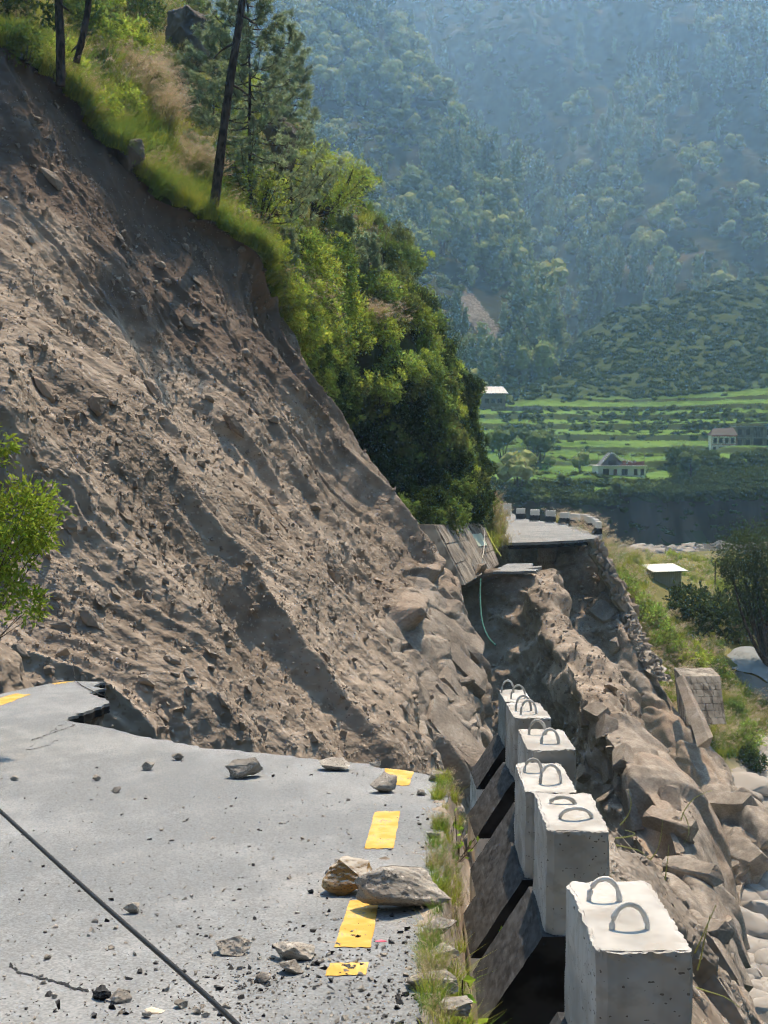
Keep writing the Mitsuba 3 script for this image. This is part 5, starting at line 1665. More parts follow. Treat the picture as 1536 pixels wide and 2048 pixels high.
def bare_trunk(label, pts, r0, r1, stubs, rng):
    key = thing('pine_tree', label, 'tree')
    c = curve([W(*q) for q in pts], 24)
    put('trunk', tube_mesh(c, np.linspace(r0, r1, 24) * (1 + 0.05 * rng.normal(size=24)), 12), 'bark', key, smooth=True)
    for t, az, L in stubs:
        p0 = c[int(t * 23)]
        d = np.array([math.cos(az), 0.3 * math.sin(az), 0])
        put('branch', tube_mesh(curve([p0, p0 + d * L * 0.5 - [0, 0, 0.25 * L], p0 + d * L * 0.8 - [0, 0, 0.55 * L]], 8), np.linspace(0.05, 0.015, 8), 6), 'bark', key, smooth=True)
    top = c[-1]
    w_, nd = [], []
    tr, wd, nd = pine(rng, 4.0, 2.2, 26, bare=0.0, trunk_r=r1)
    v, f, cc = stack(nd)
    wd.apply_translation(top - [0, 0, 0.5])
    put('branches', wd, 'bark', key, smooth=True)
    put('needles', (v + top - [0, 0, 0.5], f), 'leaf', key, color=cc)


bare_trunk('tall bare pine trunk leaning to the right across the bushy pine', [(428, 415, 46.5), (436, 350, 46.5), (447, 260, 46.5), (462, 150, 46.5), (478, 50, 46.5), (492, -60, 46.5), (515, -220, 46.5)], 0.17, 0.10, [(0.42, 0.2, 0.9), (0.55, 3.0, 1.0), (0.62, 0.3, 0.8)], rng)
bare_trunk('straight dark pine trunk at the upper left corner', [(121, 172, 40.6), (121, 90, 40.6), (117, 0, 40.6), (116, -120, 40.6), (118, -300, 40.6)], 0.14, 0.09, [(0.35, 0.4, 0.5)], rng)
bare_trunk('thin forked dark trunk just right of the straight one', [(152, 125, 41.6), (168, 60, 41.6), (177, 0, 41.6), (172, -80, 41.6), (165, -300, 41.6)], 0.11, 0.06, [(0.12, 2.8, 0.4)], rng)


def on_bank(px, py):
    """Where the sight line through a photo point meets the river bank."""
    for y in np.arange(50, 298, 0.8):
        p = W(px, py, y)
        if 9 < p[0] < 91 and p[2] < at_height(BANK, p[0], p[1]):
            return p
    return None


# --- named shrubs and trees on the hill
def shrub(px, py, y, r, tone, label, name='shrub', cat='shrub', group=None, squash=1.0, k=None):
    p = W(px, py, y)
    if px < 945:
        p = HL.near(px, py, 12)[0] + np.array([0.1, -0.3, 0.25 * r])
    elif 1200 < px and y > 80:
        q = on_bank(px, py + r * 0.5 * FOCAL / y)
        p = p if q is None else q + [0, 0, r * 0.45]
    key = thing(name, label, cat, group)
    m = place(p - [0, 0, r * 0.55 * squash], RNG.uniform(0, 6.28), r)
    m[:3, 2] *= squash
    copy_of(f'shrub_{tone}_{RNG.integers(2) if k is None else k}', key, m)


def tree(px, py, y, lobes, clumps, per, size, color, label, trunk_px, r=0.09, up=0.5, name='tree', cat='tree', seed=0, tone=0.35, group=None, clump_r=0.22):
    """A broad-leaved tree: lobes as (px, py, radius in metres, dy)."""
    rg = np.random.default_rng(seed)
    key = thing(name, label, cat, group)
    L = []
    if trunk_px[0] < 945:
        y = HL.near(*trunk_px, 12)[0][1]
    for q in lobes:
        c = W(q[0], q[1], y + (q[3] if len(q) > 3 else 0))
        L.append((*c, q[2], q[2], q[2] * 0.75))
    base = W(trunk_px[0], trunk_px[1], y)
    put('trunk', stems(rg, L, 2 * len(L) + 2, r, base), 'bark', key, smooth=True)
    v, f, c = stack(crown(rg, L, clumps, per, size, color, tone, up, clump_r=clump_r))
    put('crown', (v, f), 'leaf', key, color=c)


tree(668, 350, 62, [(640, 320, 1.0), (690, 345, 1.1), (720, 360, 0.8), (650, 380, 1.0, -1), (610, 330, 0.7), (690, 400, 0.8, -1)], 190, 20, 0.17, YELLOW, 'light yellow-green spreading tree on the skyline right of the pines', (622, 440), 0.08, seed=831)
tree(520, 380, 51, [(520, 350, 0.5), (545, 380, 0.6), (505, 400, 0.5), (550, 420, 0.5)], 70, 16, 0.14, YELLOW, 'small yellow-green sapling beside the foot of the leaning trunk', (520, 460), 0.04, seed=832)
tree(838, 605, 76, [(832, 590, 0.7), (850, 610, 0.7), (845, 640, 0.6)], 90, 22, 0.17, DARK, 'dark glossy round-topped tree on the skyline of the overgrown hill', (838, 660), 0.06, seed=833)
tree(885, 680, 80, [(865, 655, 0.8), (890, 675, 0.9), (905, 700, 0.8), (880, 700, 0.9)], 110, 22, 0.17, DARK, 'dark drooping bush tree below the round-topped one', (880, 730), 0.06, seed=834)
SHRUBS = [
    (650, 440, 61, 1.3, 'mid', 'mid green bush directly beneath the light green spreading tree'), (610, 500, 58, 1.1, 'bright', 'bright bush above the rim, left of the two small skyline pines'),
    (545, 470, 50.5, 0.9, 'yellow', 'yellow-green bush overhanging the top of the slide beside the leaning trunk'), (560, 560, 53, 0.7, 'mid', 'low bush at the rim of the slide above the small dark pine'),
    (700, 480, 70, 1.2, 'mid', 'bush on the skyline between the spreading tree and the small pines'), (655, 560, 63, 1.2, 'olive', 'olive bush in the hollow above the slide rim'), (745, 585, 73, 1.2, 'bright', 'light bush on the grassy shoulder of the hill'),
    (700, 610, 66, 1.3, 'olive', 'rounded olive bush below the grassy shoulder'), (790, 600, 76, 1.0, 'bright', 'bright bush just left of the dark round-topped tree'), (790, 655, 73, 1.1, 'olive', 'straw-tinged bush below the round-topped tree'),
    (850, 700, 77, 1.3, 'olive', 'olive bush on the nose of the hill left of the drooping dark bush'), (800, 740, 70, 1.5, 'bright', 'large bright bush in the middle of the hill nose'), (765, 800, 67, 1.4, 'bright', 'bright leafy bush hanging over the dark hollow'),
    (850, 775, 74, 1.5, 'olive', 'tall olive bush right of the large bright bush'), (895, 790, 79, 1.2, 'yellow', 'yellowish bush on the right outline of the hill nose'), (905, 850, 80, 1.1, 'yellow', 'light feathery bush above the drop at the right outline'),
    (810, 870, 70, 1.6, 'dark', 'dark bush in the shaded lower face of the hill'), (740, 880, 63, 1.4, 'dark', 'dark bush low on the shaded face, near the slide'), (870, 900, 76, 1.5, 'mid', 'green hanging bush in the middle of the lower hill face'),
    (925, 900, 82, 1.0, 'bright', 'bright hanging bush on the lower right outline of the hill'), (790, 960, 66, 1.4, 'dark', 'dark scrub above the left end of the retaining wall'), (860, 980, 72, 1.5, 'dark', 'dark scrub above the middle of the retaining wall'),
    (930, 970, 82, 1.1, 'yellow', 'pale yellow-green bush at the right foot of the hill'), (910, 1030, 78, 1.1, 'mid', 'bush spilling over the top of the retaining wall'), (870, 1040, 71, 0.9, 'mid', 'low bush on the left top corner of the retaining wall'),
    (690, 800, 60, 0.9, 'bright', 'small bright bush in the dark gully beside the slide'), (700, 860, 60, 0.9, 'olive', 'thin olive bush in the dark gully beside the slide'), (975, 1010, 96, 0.9, 'yellow', 'yellow bush beside the warning sign post'), (950, 1000, 88, 0.9, 'dark', 'dark bush left of the warning sign'),
    (20, 50, 46, 1.2, 'dark', 'dark bush in the upper left corner'), (50, 115, 43, 0.8, 'mid', 'bush on the rim of the slide, left of the dark trunks'), (210, 70, 55, 1.3, 'olive', 'olive bush behind the forked trunk'), (270, 110, 58, 1.2, 'bright', 'bright bush between the forked trunk and the dark outcrop'),
    (290, 40, 66, 1.5, 'mid', 'bush on the hilltop left of the dark outcrop'), (150, 20, 60, 1.6, 'olive', 'bush behind the two dark trunks'), (300, 190, 56, 1.0, 'olive', 'low bush in front of the dark outcrop'), (250, 225, 47, 0.8, 'yellow', 'yellow-green bush above the grey boulder'),
    (200, 235, 44, 0.8, 'yellow', 'yellow-green bush on the brow left of the grey boulder'), (300, 330, 45, 0.7, 'bright', 'small bush on the brow right of the grey boulder'), (470, 440, 48, 0.6, 'yellow', 'small yellow-green bush at the foot of the leaning trunk'),
    (1245, 1175, 104, 1.5, 'bright', 'bright bush on the bank just below the far barriers'), (1290, 1235, 101, 1.8, 'bright', 'bright bush at the edge of the scar, upper of three'), (1330, 1290, 97, 1.7, 'bright', 'bright bush at the edge of the scar, middle of three'), (1375, 1320, 91, 1.6, 'yellow', 'bright bush at the edge of the scar, lowest of three'),
    (1420, 1340, 86, 1.3, 'mid', 'bush on top of the masonry block'), (1455, 1362, 92, 1.0, 'mid', 'bush in front of the tarpaulin tent'), (1465, 1420, 84, 1.1, 'mid', 'small bush right of the masonry block'), (1480, 1480, 82, 1.5, 'bright', 'bright hanging bush under the right end of the masonry block'), (1500, 1520, 81, 1.2, 'dark', 'dark bush overhanging the riverbed'),
    (1390, 1240, 114, 2.8, 'gloss', 'dark bush left of the dark tree, behind the bank'), (1450, 1235, 114, 3.2, 'gloss', 'dark bush right under the dark tree'), (1525, 1250, 113, 3.2, 'gloss', 'dark bush at the right edge above the tent'), (1345, 1110, 160, 1.0, 'yellow', 'yellow-green bush behind the metal shed'),
]
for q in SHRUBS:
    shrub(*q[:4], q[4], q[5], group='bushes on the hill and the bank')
tree(1510, 1130, 104, [(1480, 1110, 1.9), (1520, 1090, 2.2, 2), (1560, 1120, 2.4), (1500, 1160, 1.9, -1), (1470, 1140, 1.3), (1540, 1190, 2.0, -1), (1510, 1215, 1.4)], 520, 30, 0.24, GLOSS, 'large dark tree with glossy glinting leaves at the right edge', (1535, 1330), 0.20, up=0.8, seed=840)

# leafy branches reaching in from the left, in front of the slide
rg = np.random.default_rng(850)
L = [(*W(px, py, y), r, r, r * 0.8) for px, py, y, r in ((25, 1045, 12.6, 0.34), (65, 1010, 12.6, 0.26), (80, 1060, 12.4, 0.20), (20, 1100, 12.5, 0.28), (55, 1215, 12.2, 0.17), (78, 1222, 12.2, 0.10), (10, 882, 12.8, 0.12), (5, 1180, 12.4, 0.2), (-80, 1050, 12.6, 0.5), (-120, 1200, 12.6, 0.5), (-90, 900, 12.8, 0.4))]
key = thing('leafy_shrub', 'bright yellow-green leafy branches reaching in at the left edge', 'shrub')
put('stems', stems(rg, L, 16, 0.009, W(-170, 1420, 12.8)), 'bark', key, smooth=True)
v, f, c = stack(crown(rg, L, 420, 20, 0.066, (0.27, 0.36, 0.05), 0.4, 0.5, clump_r=0.22))
put('foliage', (v, f), 'leaf', key, color=c)

# --- undergrowth and grass as masses
rng = np.random.default_rng(860)
i = HL.pick(400, rng, HL.py < 860, -0.2, (0.05 + 0.95 * sst(480, 700, HL.py)) * (0.15 + sst(0.42, 0.6, fbm(HL.p * 0.18, 2, 862))) / np.maximum(HL.d, 30))
sprinkle('hill_scrub', two('mass', 'bright', 'olive', 'yellow', 'yellow', 'mid'), HL.p[i], HL.n[i], 0.35, 1.3, rng, 0.5, label='bright low scrub covering the hill above the landslide', category='scrub')
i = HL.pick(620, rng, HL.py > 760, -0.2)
sprinkle('shaded_scrub', two('mass', 'dark', 'dark', 'mid', 'olive'), HL.p[i], HL.n[i], 0.35, 1.2, rng, 0.5, label='dark scrub hanging on the lower face of the hill', category='scrub')  # darker leaves than the upper scrub: shade put into their colour
i = HL.pick(2300, rng, (HL.py < 460) | (fbm(HL.p * 0.3, 2, 861) > 0.50), -0.2, 1 / np.maximum(HL.d, 30) ** 2)
sprinkle('hill_grass', two('tuft', 'green', 'lime', 'green', 'lime', 'dry'), HL.p[i], HL.n[i], 0.45, 1.15, rng, 0.3, label='tall wild grass on the hill and the brow of the slide', category='grass')
brow = []
for k in range(700):
    t = rng.random()
    px = np.interp(t, np.linspace(0, 1, 11), [0, 110, 170, 222, 280, 333, 432, 490, 524, 556, 600])
    py = np.interp(t, np.linspace(0, 1, 11), [90, 158, 225, 286, 345, 396, 446, 490, 518, 600, 700])
    y = np.interp(t, np.linspace(0, 1, 11), [40.2, 42.2, 43, 43.7, 44.6, 45.2, 47.3, 48.5, 49.5, 52.5, 54])
    p, n = HL.near(px + rng.normal() * 18 + 6, py - abs(rng.normal()) * 30, 10)
    brow.append((p, n))
sprinkle('brow_grass', two('tuft', 'lime', 'green', 'lime', 'green'), [b[0] for b in brow], [b[1] for b in brow], 0.4, 1.0, rng, 0.45, label='bright grass along the broken brow of the landslide', category='grass')
spots = []
for cx, cy, rx, ry, n in ((285, 170, 34, 40, 40), (335, 215, 24, 50, 40), (390, 350, 20, 30, 14), (760, 640, 60, 25, 70), (575, 265, 22, 12, 20), (620, 620, 40, 40, 50)):
    for _ in range(n):
        spots.append(HL.near(cx + rng.normal() * rx * 0.5, cy + rng.normal() * ry * 0.5, 10))
sprinkle('plume_grass', two('tuft', 'plume', 'dry'), [b[0] for b in spots], [b[1] for b in spots], 0.7, 1.3, rng, 0.3, label='pale feathery plume grass catching the light on the hill', category='grass')


spots, kinds = [], []
for k in range(2600):
    px, py = rng.uniform(1190, 1560), rng.uniform(1060, 1520)
    p = on_bank(px, py)
    if p is not None and p[1] < 200 and p[2] > -20 and not (1285 < px < 1415 and 106 < p[1] < 134) and not (px > 1440 and 98 < p[1] < 112):
        spots.append(p)
sprinkle('bank_grass', two('tuft', 'plume', 'lime', 'green', 'lime'), spots, [np.array([0, 0, 1.0])] * len(spots), 0.7, 1.5, rng, 0.0, label='tall pale plume grass covering the river bank', category='grass')
spots = [W(px, py, y) for px, py, y in ((1130, 1045, 113), (1145, 1050, 111), (1138, 1047, 112), (1155, 1052, 110), (1165, 1055, 109), (1150, 1045, 114), (1175, 1062, 106), (1185, 1066, 104), (1198, 1080, 99), (1204, 1095, 98), (1210, 1110, 98), (1222, 1135, 99), (1160, 1050, 112), (1122, 1043, 114), (1140, 1040, 115), (1195, 1072, 102), (1212, 1120, 97))]
spots += [p + np.r_[rng.normal() * 0.6, abs(rng.normal()) * 0.8, 0] for p in spots for _ in range(2)]
key = 'roadside_plume_grass'
sprinkle(key, two('tuft', 'plume', 'lime', 'plume'), [p - [0, 0, 0.3] for p in spots], [np.array([0, 0, 1.0])] * len(spots), 0.8, 1.5, rng, 0.0, label='clump of tall plume grass behind the far barriers', category='grass')
spots = [W(990 + rng.normal() * 12, 1070 + rng.normal() * 25, 95 + rng.normal() * 6) for _ in range(60)]
sprinkle('wall_foot_grass', two('tuft', 'dry', 'lime'), spots, [np.array([0, 0, 1.0])] * 60, 0.7, 1.4, rng, 0.0, label='straw-coloured grass between the retaining wall and the far road', category='grass')

# --- the verge between the near road and the barriers
spots = []
for k in range(420):
    y = rng.uniform(3.6, 11.6) ** 1.0
    x0, x1 = np.interp(y, [2, 6, 10.7, 12], [0.15, 0.21, 0.47, 0.5]), row_x(y) - 0.31
    x = x0 + 0.16 * rng.random() ** 1.4 - 0.03
    if rng.random() < 0.15 + 0.6 * (fbm(np.array([[x * 2, y * 1.1, 0]]), 2, 871)[0] > 0.45):
        spots.append(np.array([x, y, bank_z(x, y) - 0.005]))
sprinkle('verge_grass', two('tuft', 'green', 'lime', 'dry'), spots, [np.array([0, 0, 1.0])] * len(spots), 0.05, 0.15, rng, 0.0, label='thin grass growing along the verge beside the barriers', category='grass')
for k, (px, py, y, n, sz) in enumerate(((930, 1900, 5.9, 14, 0.085), (950, 1790, 7.0, 9, 0.07), (915, 1640, 9.3, 14, 0.05), (925, 1980, 5.2, 10, 0.07))):
    p = on_road(px, py)
    p[2] = bank_z(p[0], p[1])
    pts = p + np.c_[rng.normal(size=(n * 2, 2)) * 0.06, np.abs(rng.normal(size=n * 2)) * 0.12 + 0.03]
    key = thing('verge_weed', ['broad-leaved weed in the verge beside the second barrier', 'broad-leaved weed climbing the black band of a barrier', 'broad-leaved weed in the verge near the broken road edge', 'broad-leaved weed at the bottom of the verge'][k], 'weed')
    put('stems', join([tube_mesh(curve([p, (p + q_) / 2 + rng.normal(size=3) * 0.015, q_], 5), 0.0025, 4, cap=False) for q_ in pts]), 'bark', key, smooth=True)
    v, f, c = leaf_mesh(rng, pts, sz, (0.26, 0.42, 0.05), 0.2, 0.7, 0.6)
    put('leaves', (v, f), 'leaf', key, color=c)
# long grass stems over the rocks right of the barriers
spots = []
for k in range(260):
    y = rng.uniform(4.5, 13)
    x = row_x(y) + 0.33 + abs(rng.normal()) * 0.35
    spots.append(np.array([x, y, bank_z(x, y) - 0.01]))
sprinkle('bank_dry_grass', two('tuft', 'dry', 'lime'), spots, [np.array([0, 0, 1.0])] * len(spots), 0.12, 0.34, rng, 0.0, label='dry grass on the steep bank right of the barriers', category='grass')

# long grass stalks leaning out from behind the barriers, and fuller tufts low on the verge
st = []
for (x0, y0), (x1, y1), (x2, y2), yy in (((1362, 1640), (1385, 1600), (1424, 1581), 13), ((1232, 1690), (1275, 1700), (1300, 1720), 10), ((1230, 1676), (1270, 1668), (1250, 1660), 10), ((1365, 1625), (1378, 1660), (1366, 1690), 13), ((1330, 1760), (1335, 1720), (1338, 1690), 11),
                                         ((1390, 1905), (1410, 1860), (1432, 1810), 8), ((1395, 1940), (1405, 1900), (1420, 1830), 8), ((1392, 1975), (1440, 1990), (1480, 2015), 8), ((1240, 1650), (1262, 1610), (1255, 1580), 11), ((1300, 1720), (1318, 1690), (1325, 1640), 12)):
    c_ = curve([W(x0, y0, yy), W(x1, y1, yy - 0.1), W(x2, y2, yy - 0.15)], 9)
    v, f = np.array(tube_mesh(c_, np.linspace(0.006, 0.002, 9), 4).vertices), tube_mesh(c_, 0.004, 4).faces
    st.append((v, f, np.tile([0.42, 0.45, 0.20], (len(v), 1))))
v, f, c = stack(st)
put('grass_stalks', (v, f), 'leaf', color=c, kind='stuff', label='long bent grass stalks sticking out right of the barriers', category='grass')
spots = []
for k in range(26):
    p = on_road(rng.uniform(895, 938), rng.uniform(1880, 2060))
    spots.append(np.array([p[0], p[1], bank_z(p[0], p[1]) - 0.005]))
sprinkle('verge_tufts', two('tuft', 'lime', 'green'), spots, [np.array([0, 0, 1.0])] * len(spots), 0.12, 0.26, rng, 0.0, label='bright fuller grass tufts at the bottom of the verge', category='grass')

# --- trees far away
def lumpy(rng, lobes, color, sub=2, rough=0.5, seed=0):
    """The solid mass of a crown: noisy balls, one tone each."""
    out = []
    for j, l in enumerate(lobes):
        b = trimesh.creation.icosphere(sub)
        v = np.array(b.vertices)
        v = v * (0.75 + rough * (fbm(v * 1.9 + j * 7 + seed, 3, seed + j) - 0.35))[:, None] * np.array(l[3:]) + np.array(l[:3])
        m = trimesh.Trimesh(v, b.faces, process=False)
        m.unmerge_vertices()
        c = np.asarray(color) * rng.uniform(0.75, 1.25)
        out.append((np.array(m.vertices), np.array(m.faces), np.tile(c, (len(m.vertices), 1)) * np.repeat(rng.uniform(0.8, 1.2, (len(m.faces), 1)), 3, 0)))
    return out


def far_conifer(rng, color, n=150, seed=0):
    """Unit height, narrow and ragged like a young pine on a steep slope."""
    lobes = []
    for k in range(9):
        t = 0.2 + 0.74 * k / 8
        r = 0.165 * math.sqrt(max(0.03, 1.05 - t)) * min(1, t * 3)
        lobes.append((rng.normal() * 0.02, rng.normal() * 0.02, t, r, r, 0.085))
    parts = lumpy(rng, lobes, color, 1, 0.9, seed)
    t = 0.2 + 0.8 * rng.random(n) ** 0.8
    r = 0.16 * np.sqrt(np.clip(1.05 - t, 0.02, 1)) * np.clip(t * 3, 0, 1) * rng.uniform(0.85, 1.15, n)
    a = rng.uniform(0, 2 * np.pi, n)
    pts = np.stack([np.cos(a) * r, np.sin(a) * r, t], 1)
    out = unit(np.stack([np.cos(a), np.sin(a), 0.5 + 0 * a], 1))
    return parts + [leaf_mesh(rng, pts, 0.085, np.array(color), 0.3, 0.2, 0.5, out)]


def far_broad(rng, color, seed=0, n=26, per=9):
    lobes = [(rng.uniform(-0.27, 0.27), rng.uniform(-0.27, 0.27), rng.uniform(0.42, 0.85), 0.21, 0.21, 0.17) for _ in range(9)] + [(0, 0, 0.6, 0.27, 0.27, 0.22)]
    return lumpy(rng, lobes, color, 1, 0.9, seed) + crown(rng, lobes, n, per, 0.085, color, 0.3, 0.6, clump_r=0.4, aspect=0.6, shell=0.85)


rng = np.random.default_rng(880)
for k in range(3):
    cr = leaf_ply(far_conifer(rng, np.array(((0.19, 0.26, 0.12), (0.14, 0.20, 0.10), (0.24, 0.31, 0.14))[k]), 150, k))
    tk = mikit.ply(tube_mesh([(0, 0, -0.1), (0, 0, 0.9)], [0.018, 0.004], 5), 'bark', smooth=True)
    shape_group(f'far_pine_{k}', {'crown': cr, 'trunk': tk})
    shape_group(f'pine_mass_{k}', {'crown': cr})
for k, col in enumerate(((0.26, 0.33, 0.11), (0.12, 0.175, 0.06), (0.36, 0.41, 0.16))):
    cr = leaf_ply(far_broad(rng, np.array(col), 20 + k))
    lob = [(0.15, 0, 0.6, 0.2, 0.2, 0.2), (-0.15, 0.1, 0.6, 0.2, 0.2, 0.2), (0, -0.15, 0.65, 0.2, 0.2, 0.2)]
    shape_group(f'far_tree_{k}', {'crown': cr, 'trunk': mikit.ply(stems(rng, lob, 6, 0.025, (0, 0, -0.1)), 'bark', smooth=True)})
    shape_group(f'tree_mass_{k}', {'crown': cr})
for k, col in enumerate(((0.15, 0.205, 0.055), (0.05, 0.078, 0.025), (0.24, 0.285, 0.09), (0.048, 0.08, 0.027))):
    lobes = [(rng.uniform(-0.6, 0.6), rng.uniform(-0.6, 0.6), rng.uniform(0.1, 0.5), 0.4, 0.4, 0.32) for _ in range(6)]
    shape_group(f'bush_mass_{k}', {'crown': leaf_ply(lumpy(rng, lobes, np.array(col), 1, 0.9, 40 + k) + crown(rng, lobes, 14, 7, 0.2, np.array(col), 0.3, 0.7, clump_r=0.4, aspect=0.6, shell=0.85))})

SA, SB = Surface(MTA, MTA_N), Surface(MTB, MTB_N)
cands = []
for surf, n, lo, hi, seed in ((SA, 950, 9, 23, 1), (SB, 900, 12, 28, 2)):
    patch = fbm(surf.p * 0.012, 3, 890 + seed)
    w = sst(0.46, 0.62, patch) + 0.08
    for i in surf.pick(n, rng, surf.py < 820, 0.0, w / np.maximum(surf.d, 300)):
        pineish = fbm(surf.p[i:i + 1] * 0.006, 2, 895)[0] > 0.47
        cands.append((surf.p[i], rng.uniform(lo, hi), pineish if rng.random() < 0.8 else not pineish, surf.d[i], surf.px[i], surf.py[i]))
for cx, cy, y, n, s in ((1085, 670, 620, 16, 17), (1070, 400, 780, 16, 20), (905, 350, 800, 14, 19), (960, 370, 770, 10, 18), (800, 500, 690, 10, 15), (1190, 560, 740, 12, 18), (1300, 600, 720, 8, 15), (1440, 150, 960, 14, 20), (1280, 310, 880, 10, 18), (1210, 290, 910, 8, 17)):
    for _ in range(n):
        qx, qy = cx + rng.normal() * 22, cy + rng.normal() * 24
        surf = SA if qx < 1130 and np.hypot(SA.px - qx, SA.py - qy).min() < 9 else SB
        p, _n = surf.near(qx, qy, 9)
        cands.append((p, 1.45 * s * rng.uniform(0.8, 1.15), True, p[1], qx, qy))
cands.sort(key=lambda c: -(c[1] / c[3]) * (1 if -20 < c[4] < 1556 and -60 < c[5] < 830 else 0))
ORD = lambda n: f"{n}{'th' if 10 <= n % 100 <= 20 else {1: 'st', 2: 'nd', 3: 'rd'}.get(n % 10, 'th')}"
BANDS = ('close to the top of the picture', 'high up the slope', 'above the middle of the slope', 'below the middle of the slope', 'low on the slope', 'near the foot of the slope')
seen = {}
for k in sorted(range(290), key=lambda k: cands[k][4]):
    b_ = (int(np.clip(cands[k][5] // 130, 0, 5)), cands[k][2])
    seen.setdefault(b_, []).append(k)
tree_label = {k: f"hazy {'narrow pine' if b_[1] else 'round-crowned tree'} {BANDS[b_[0]]}, {ORD(j + 1)} from the left" for b_, ks in seen.items() for j, k in enumerate(ks)}
for k, (p, s, pineish, d, *_r) in enumerate(cands):
    m = place(p - [0, 0, 0.5], rng.uniform(0, 6.28), s * (1.0 if pineish else 0.8))
    if k < 290:
        key = thing('mountain_pine' if pineish else 'mountain_tree', tree_label[k], 'tree', 'pines on the mountain' if pineish else 'round-crowned trees on the mountain')
        copy_of(f'far_{"pine" if pineish else "tree"}_{rng.integers(3)}', key, m)
    else:
        copy_of(f'{"pine" if pineish else "tree"}_mass_{rng.integers(3)}', f'mountain_forest__{k:04d}', m)
say('mountain_forest', 'distant forest covering the hazy mountainsides', 'forest', None, 'stuff')
k = 0
for surf, n, lo, hi in ((SA, 3200, 2.0, 5.5), (SB, 2600, 2.5, 6.0)):
    for i in surf.pick(n, rng, (surf.py < 840) & ~((surf.px > 915) & (surf.px < 1072) & (surf.py > 560) & (surf.py < 758) & (np.abs(surf.py - 560 - (surf.px - 915) * 1.22) < 45) & (surf is SA)), -0.1, (0.35 + sst(0.4, 0.6, fbm(surf.p * 0.02, 3, 896))) / np.maximum(surf.d, 300)):
        k += 1
        copy_of(f'bush_mass_{rng.choice([0, 2, 0, 1]) if surf is SA else 1}', f'mountain_scrub__{k:04d}', place(surf.p[i] - [0, 0, 0.6], rng.uniform(0, 6.28), rng.uniform(lo, hi)))  # far slope takes only dark bushes: its shade is in their colour
say('mountain_scrub', 'scrub and undergrowth on the hazy mountainsides', 'scrub', None, 'stuff')

# --- the valley: scrub on the hill and hedges, single trees in the fields
def on_field(px, py):
    for y in np.arange(262, 720, 1.5):
        p = W(px, py, y)
        if p[2] < at_height(FIELDS, p[0], p[1]):
            return p
    return None


k = 0
for _ in range(6500):
    px = rng.uniform(890, 1580)
    py = rng.uniform(545, 1000)
    p = on_field(px, py)
    if p is None:
        continue
    hill = p[1] > 470
    hedge = (815 < py < 870) and px > 1000
    bank = (py > 968) or (px > 1335 and py > 905)
    dens = 0.75 if hill else 0.9 if hedge else 0.9 if bank else 0.05
    if 985 < py and px < 1335 and rng.random() < 0.45:
        continue
    if rng.random() > dens or (1405 < px and 372 < p[1] < 397):
        continue
    k += 1
    copy_of(f'bush_mass_{3 if hill or rng.random() < 0.5 else 1}', f'valley_scrub__{k:04d}', place(p - [0, 0, 0.3], rng.uniform(0, 6.28), rng.uniform(0.9, 2.6) * (1.0 if hill or bank else 0.7)))
for _ in range(420):
    p = on_field(rng.uniform(940, 1580), rng.uniform(1000, 1100))
    if p is not None and rng.random() < 0.45:
        k += 1
        copy_of('bush_mass_1', f'valley_scrub__{k:04d}', place(p - [0, 0, 0.2], rng.uniform(0, 6.28), rng.uniform(0.5, 1.6)))
for px0, py0, px1, py1, n in ((960, 888, 1120, 888, 60), (1050, 912, 1190, 925, 50), (975, 945, 1200, 950, 70), (960, 860, 1060, 850, 30), (1290, 945, 1340, 935, 20), (1180, 905, 1340, 915, 40), (960, 990, 1080, 985, 90), (1080, 1000, 1230, 1005, 60), (1230, 985, 1330, 975, 60)):
    for t in rng.random(n):
        p = on_field(px0 + (px1 - px0) * t, py0 + (py1 - py0) * t + rng.normal() * 2)
        if p is not None:
            k += 1
            copy_of(f'bush_mass_{rng.integers(2)}', f'valley_scrub__{k:04d}', place(p - [0, 0, 0.3], rng.uniform(0, 6.28), rng.uniform(0.6, 1.5) if py0 < 960 else rng.uniform(1.2, 2.6)))
say('valley_scrub', 'bushes and hedges over the hill, field edges and river scarp', 'scrub', None, 'stuff')
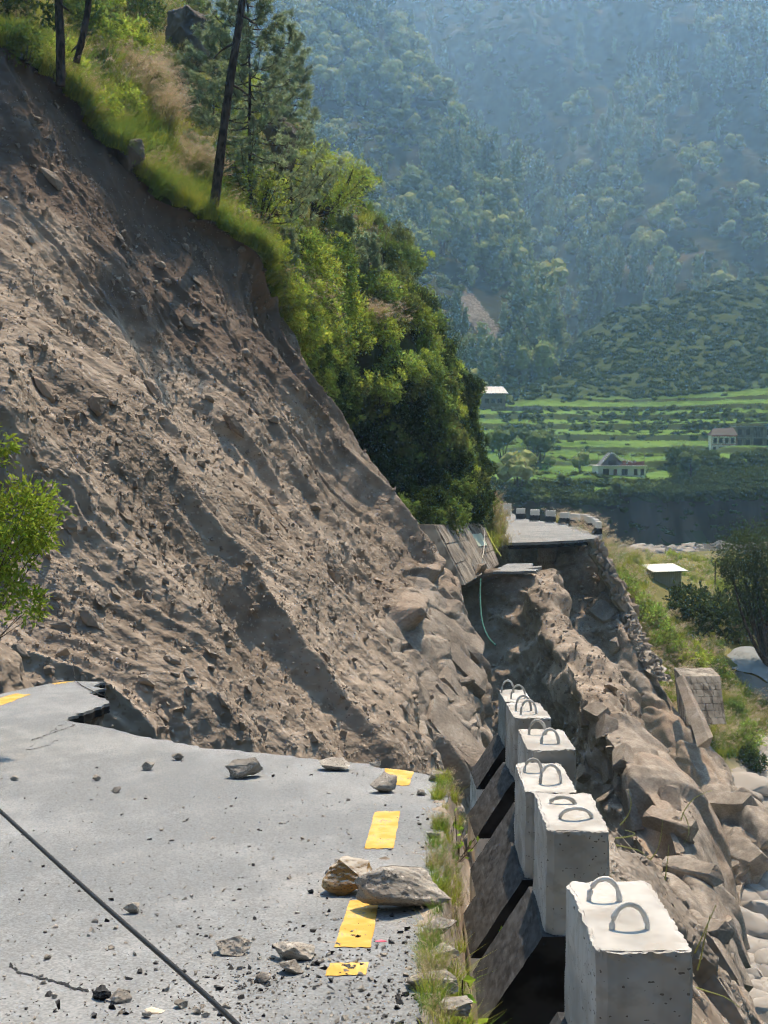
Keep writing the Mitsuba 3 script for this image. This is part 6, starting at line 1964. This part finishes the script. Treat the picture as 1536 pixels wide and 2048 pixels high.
for px, py, h, v_, lab in ((1005, 918, 8.5, 1, 'dark round field tree left of a wider one'), (1068, 925, 9.5, 1, 'widest dark round tree in the green field'), (1085, 922, 8, 1, 'dark field tree merging with the widest one'), (1040, 985, 9.5, 2, 'olive field tree with visible forking trunk at the scarp'),
                           (1160, 945, 5.2, 0, 'small lone tree between the wide field tree and the white house'), (1100, 935, 3.4, 0, 'tiny bare sapling in the field'), (985, 905, 6, 0, 'small field tree near the left edge of the fields'), (960, 800, 7, 0, 'tree in front of the long building'), (1380, 960, 7, 1, 'tree below the red banded house'),
                           (1360, 925, 5, 1, 'round bush tree left of the red banded house'), (1245, 1010, 6, 1, 'dark round tree on the scarp edge below the white house'), (1130, 980, 4.0, 1, 'small dark bush tree in the lower field')):
    p = on_field(px, py)
    if p is None:
        continue
    key = thing('field_tree', lab, 'tree', 'trees in the valley fields')
    m = place(p - [0, 0, 0.2], rng.uniform(0, 6.28), h)
    copy_of(f'far_tree_{v_}', key, m)

# --- boulders of the riverbed
rng = np.random.default_rng(900)
for k in range(6):
    m = hull_rock(rng, 22, 0.7)
    for _ in range(2):
        m = m.subdivide()
    v = np.array(m.vertices)
    v = v + (v / (np.linalg.norm(v, axis=1, keepdims=True) + 1e-9)) * ((fbm(v * 1.5 + k * 9, 3, 910 + k) - 0.5) * 0.4)[:, None]
    shape_group(f'river_stone_{k}', {'stone': mikit.ply(trimesh.Trimesh(v, m.faces, process=False), 'river_rock', smooth=40)})
found = []
for _ in range(1500):
    if rng.random() < 0.62:
        px, py = rng.uniform(1470, 1570), rng.uniform(1480, 2048)
    else:
        px, py = rng.uniform(1180, 1560), rng.uniform(1090, 1140)
    p = on_bank(px, py)
    if p is None or p[2] > -18.5:
        continue
    near_by = p[1] < 120
    s = np.clip((0.22 if near_by else 0.4) * (1 + rng.pareto(1.5)), 0, 1.9)
    m = place(p, rng.uniform(0, 6.28), s)
    m[:3, :3] = m[:3, :3] @ np.diag([rng.uniform(0.8, 1.5), 1, rng.uniform(0.6, 0.95)])
    found.append((s * FOCAL / p[1], near_by, px, py, m))
found.sort(key=lambda q: -q[0])
named = sorted(found[:140], key=lambda q: (q[1], q[3] if q[1] else q[2]))
count = [0, 0]
for size_, near_by, px, py, m in named:
    near_by = int(near_by)
    count[near_by] += 1
    lab = f'pale boulder in the riverbed at the lower right, {ORD(count[1])} from the top' if near_by else f'boulder in the far stretch of river behind the shed, {ORD(count[0])} from the left'
    copy_of(f'river_stone_{rng.integers(6)}', thing('river_boulder', lab, 'boulder', 'boulders in the riverbed'), m)
for k, q in enumerate(found[140:]):
    copy_of(f'river_stone_{rng.integers(6)}', f'river_cobbles__{k + 1:04d}', q[4])
say('river_cobbles', 'cobbles and small boulders strewn over the riverbed', 'cobbles', None, 'stuff')
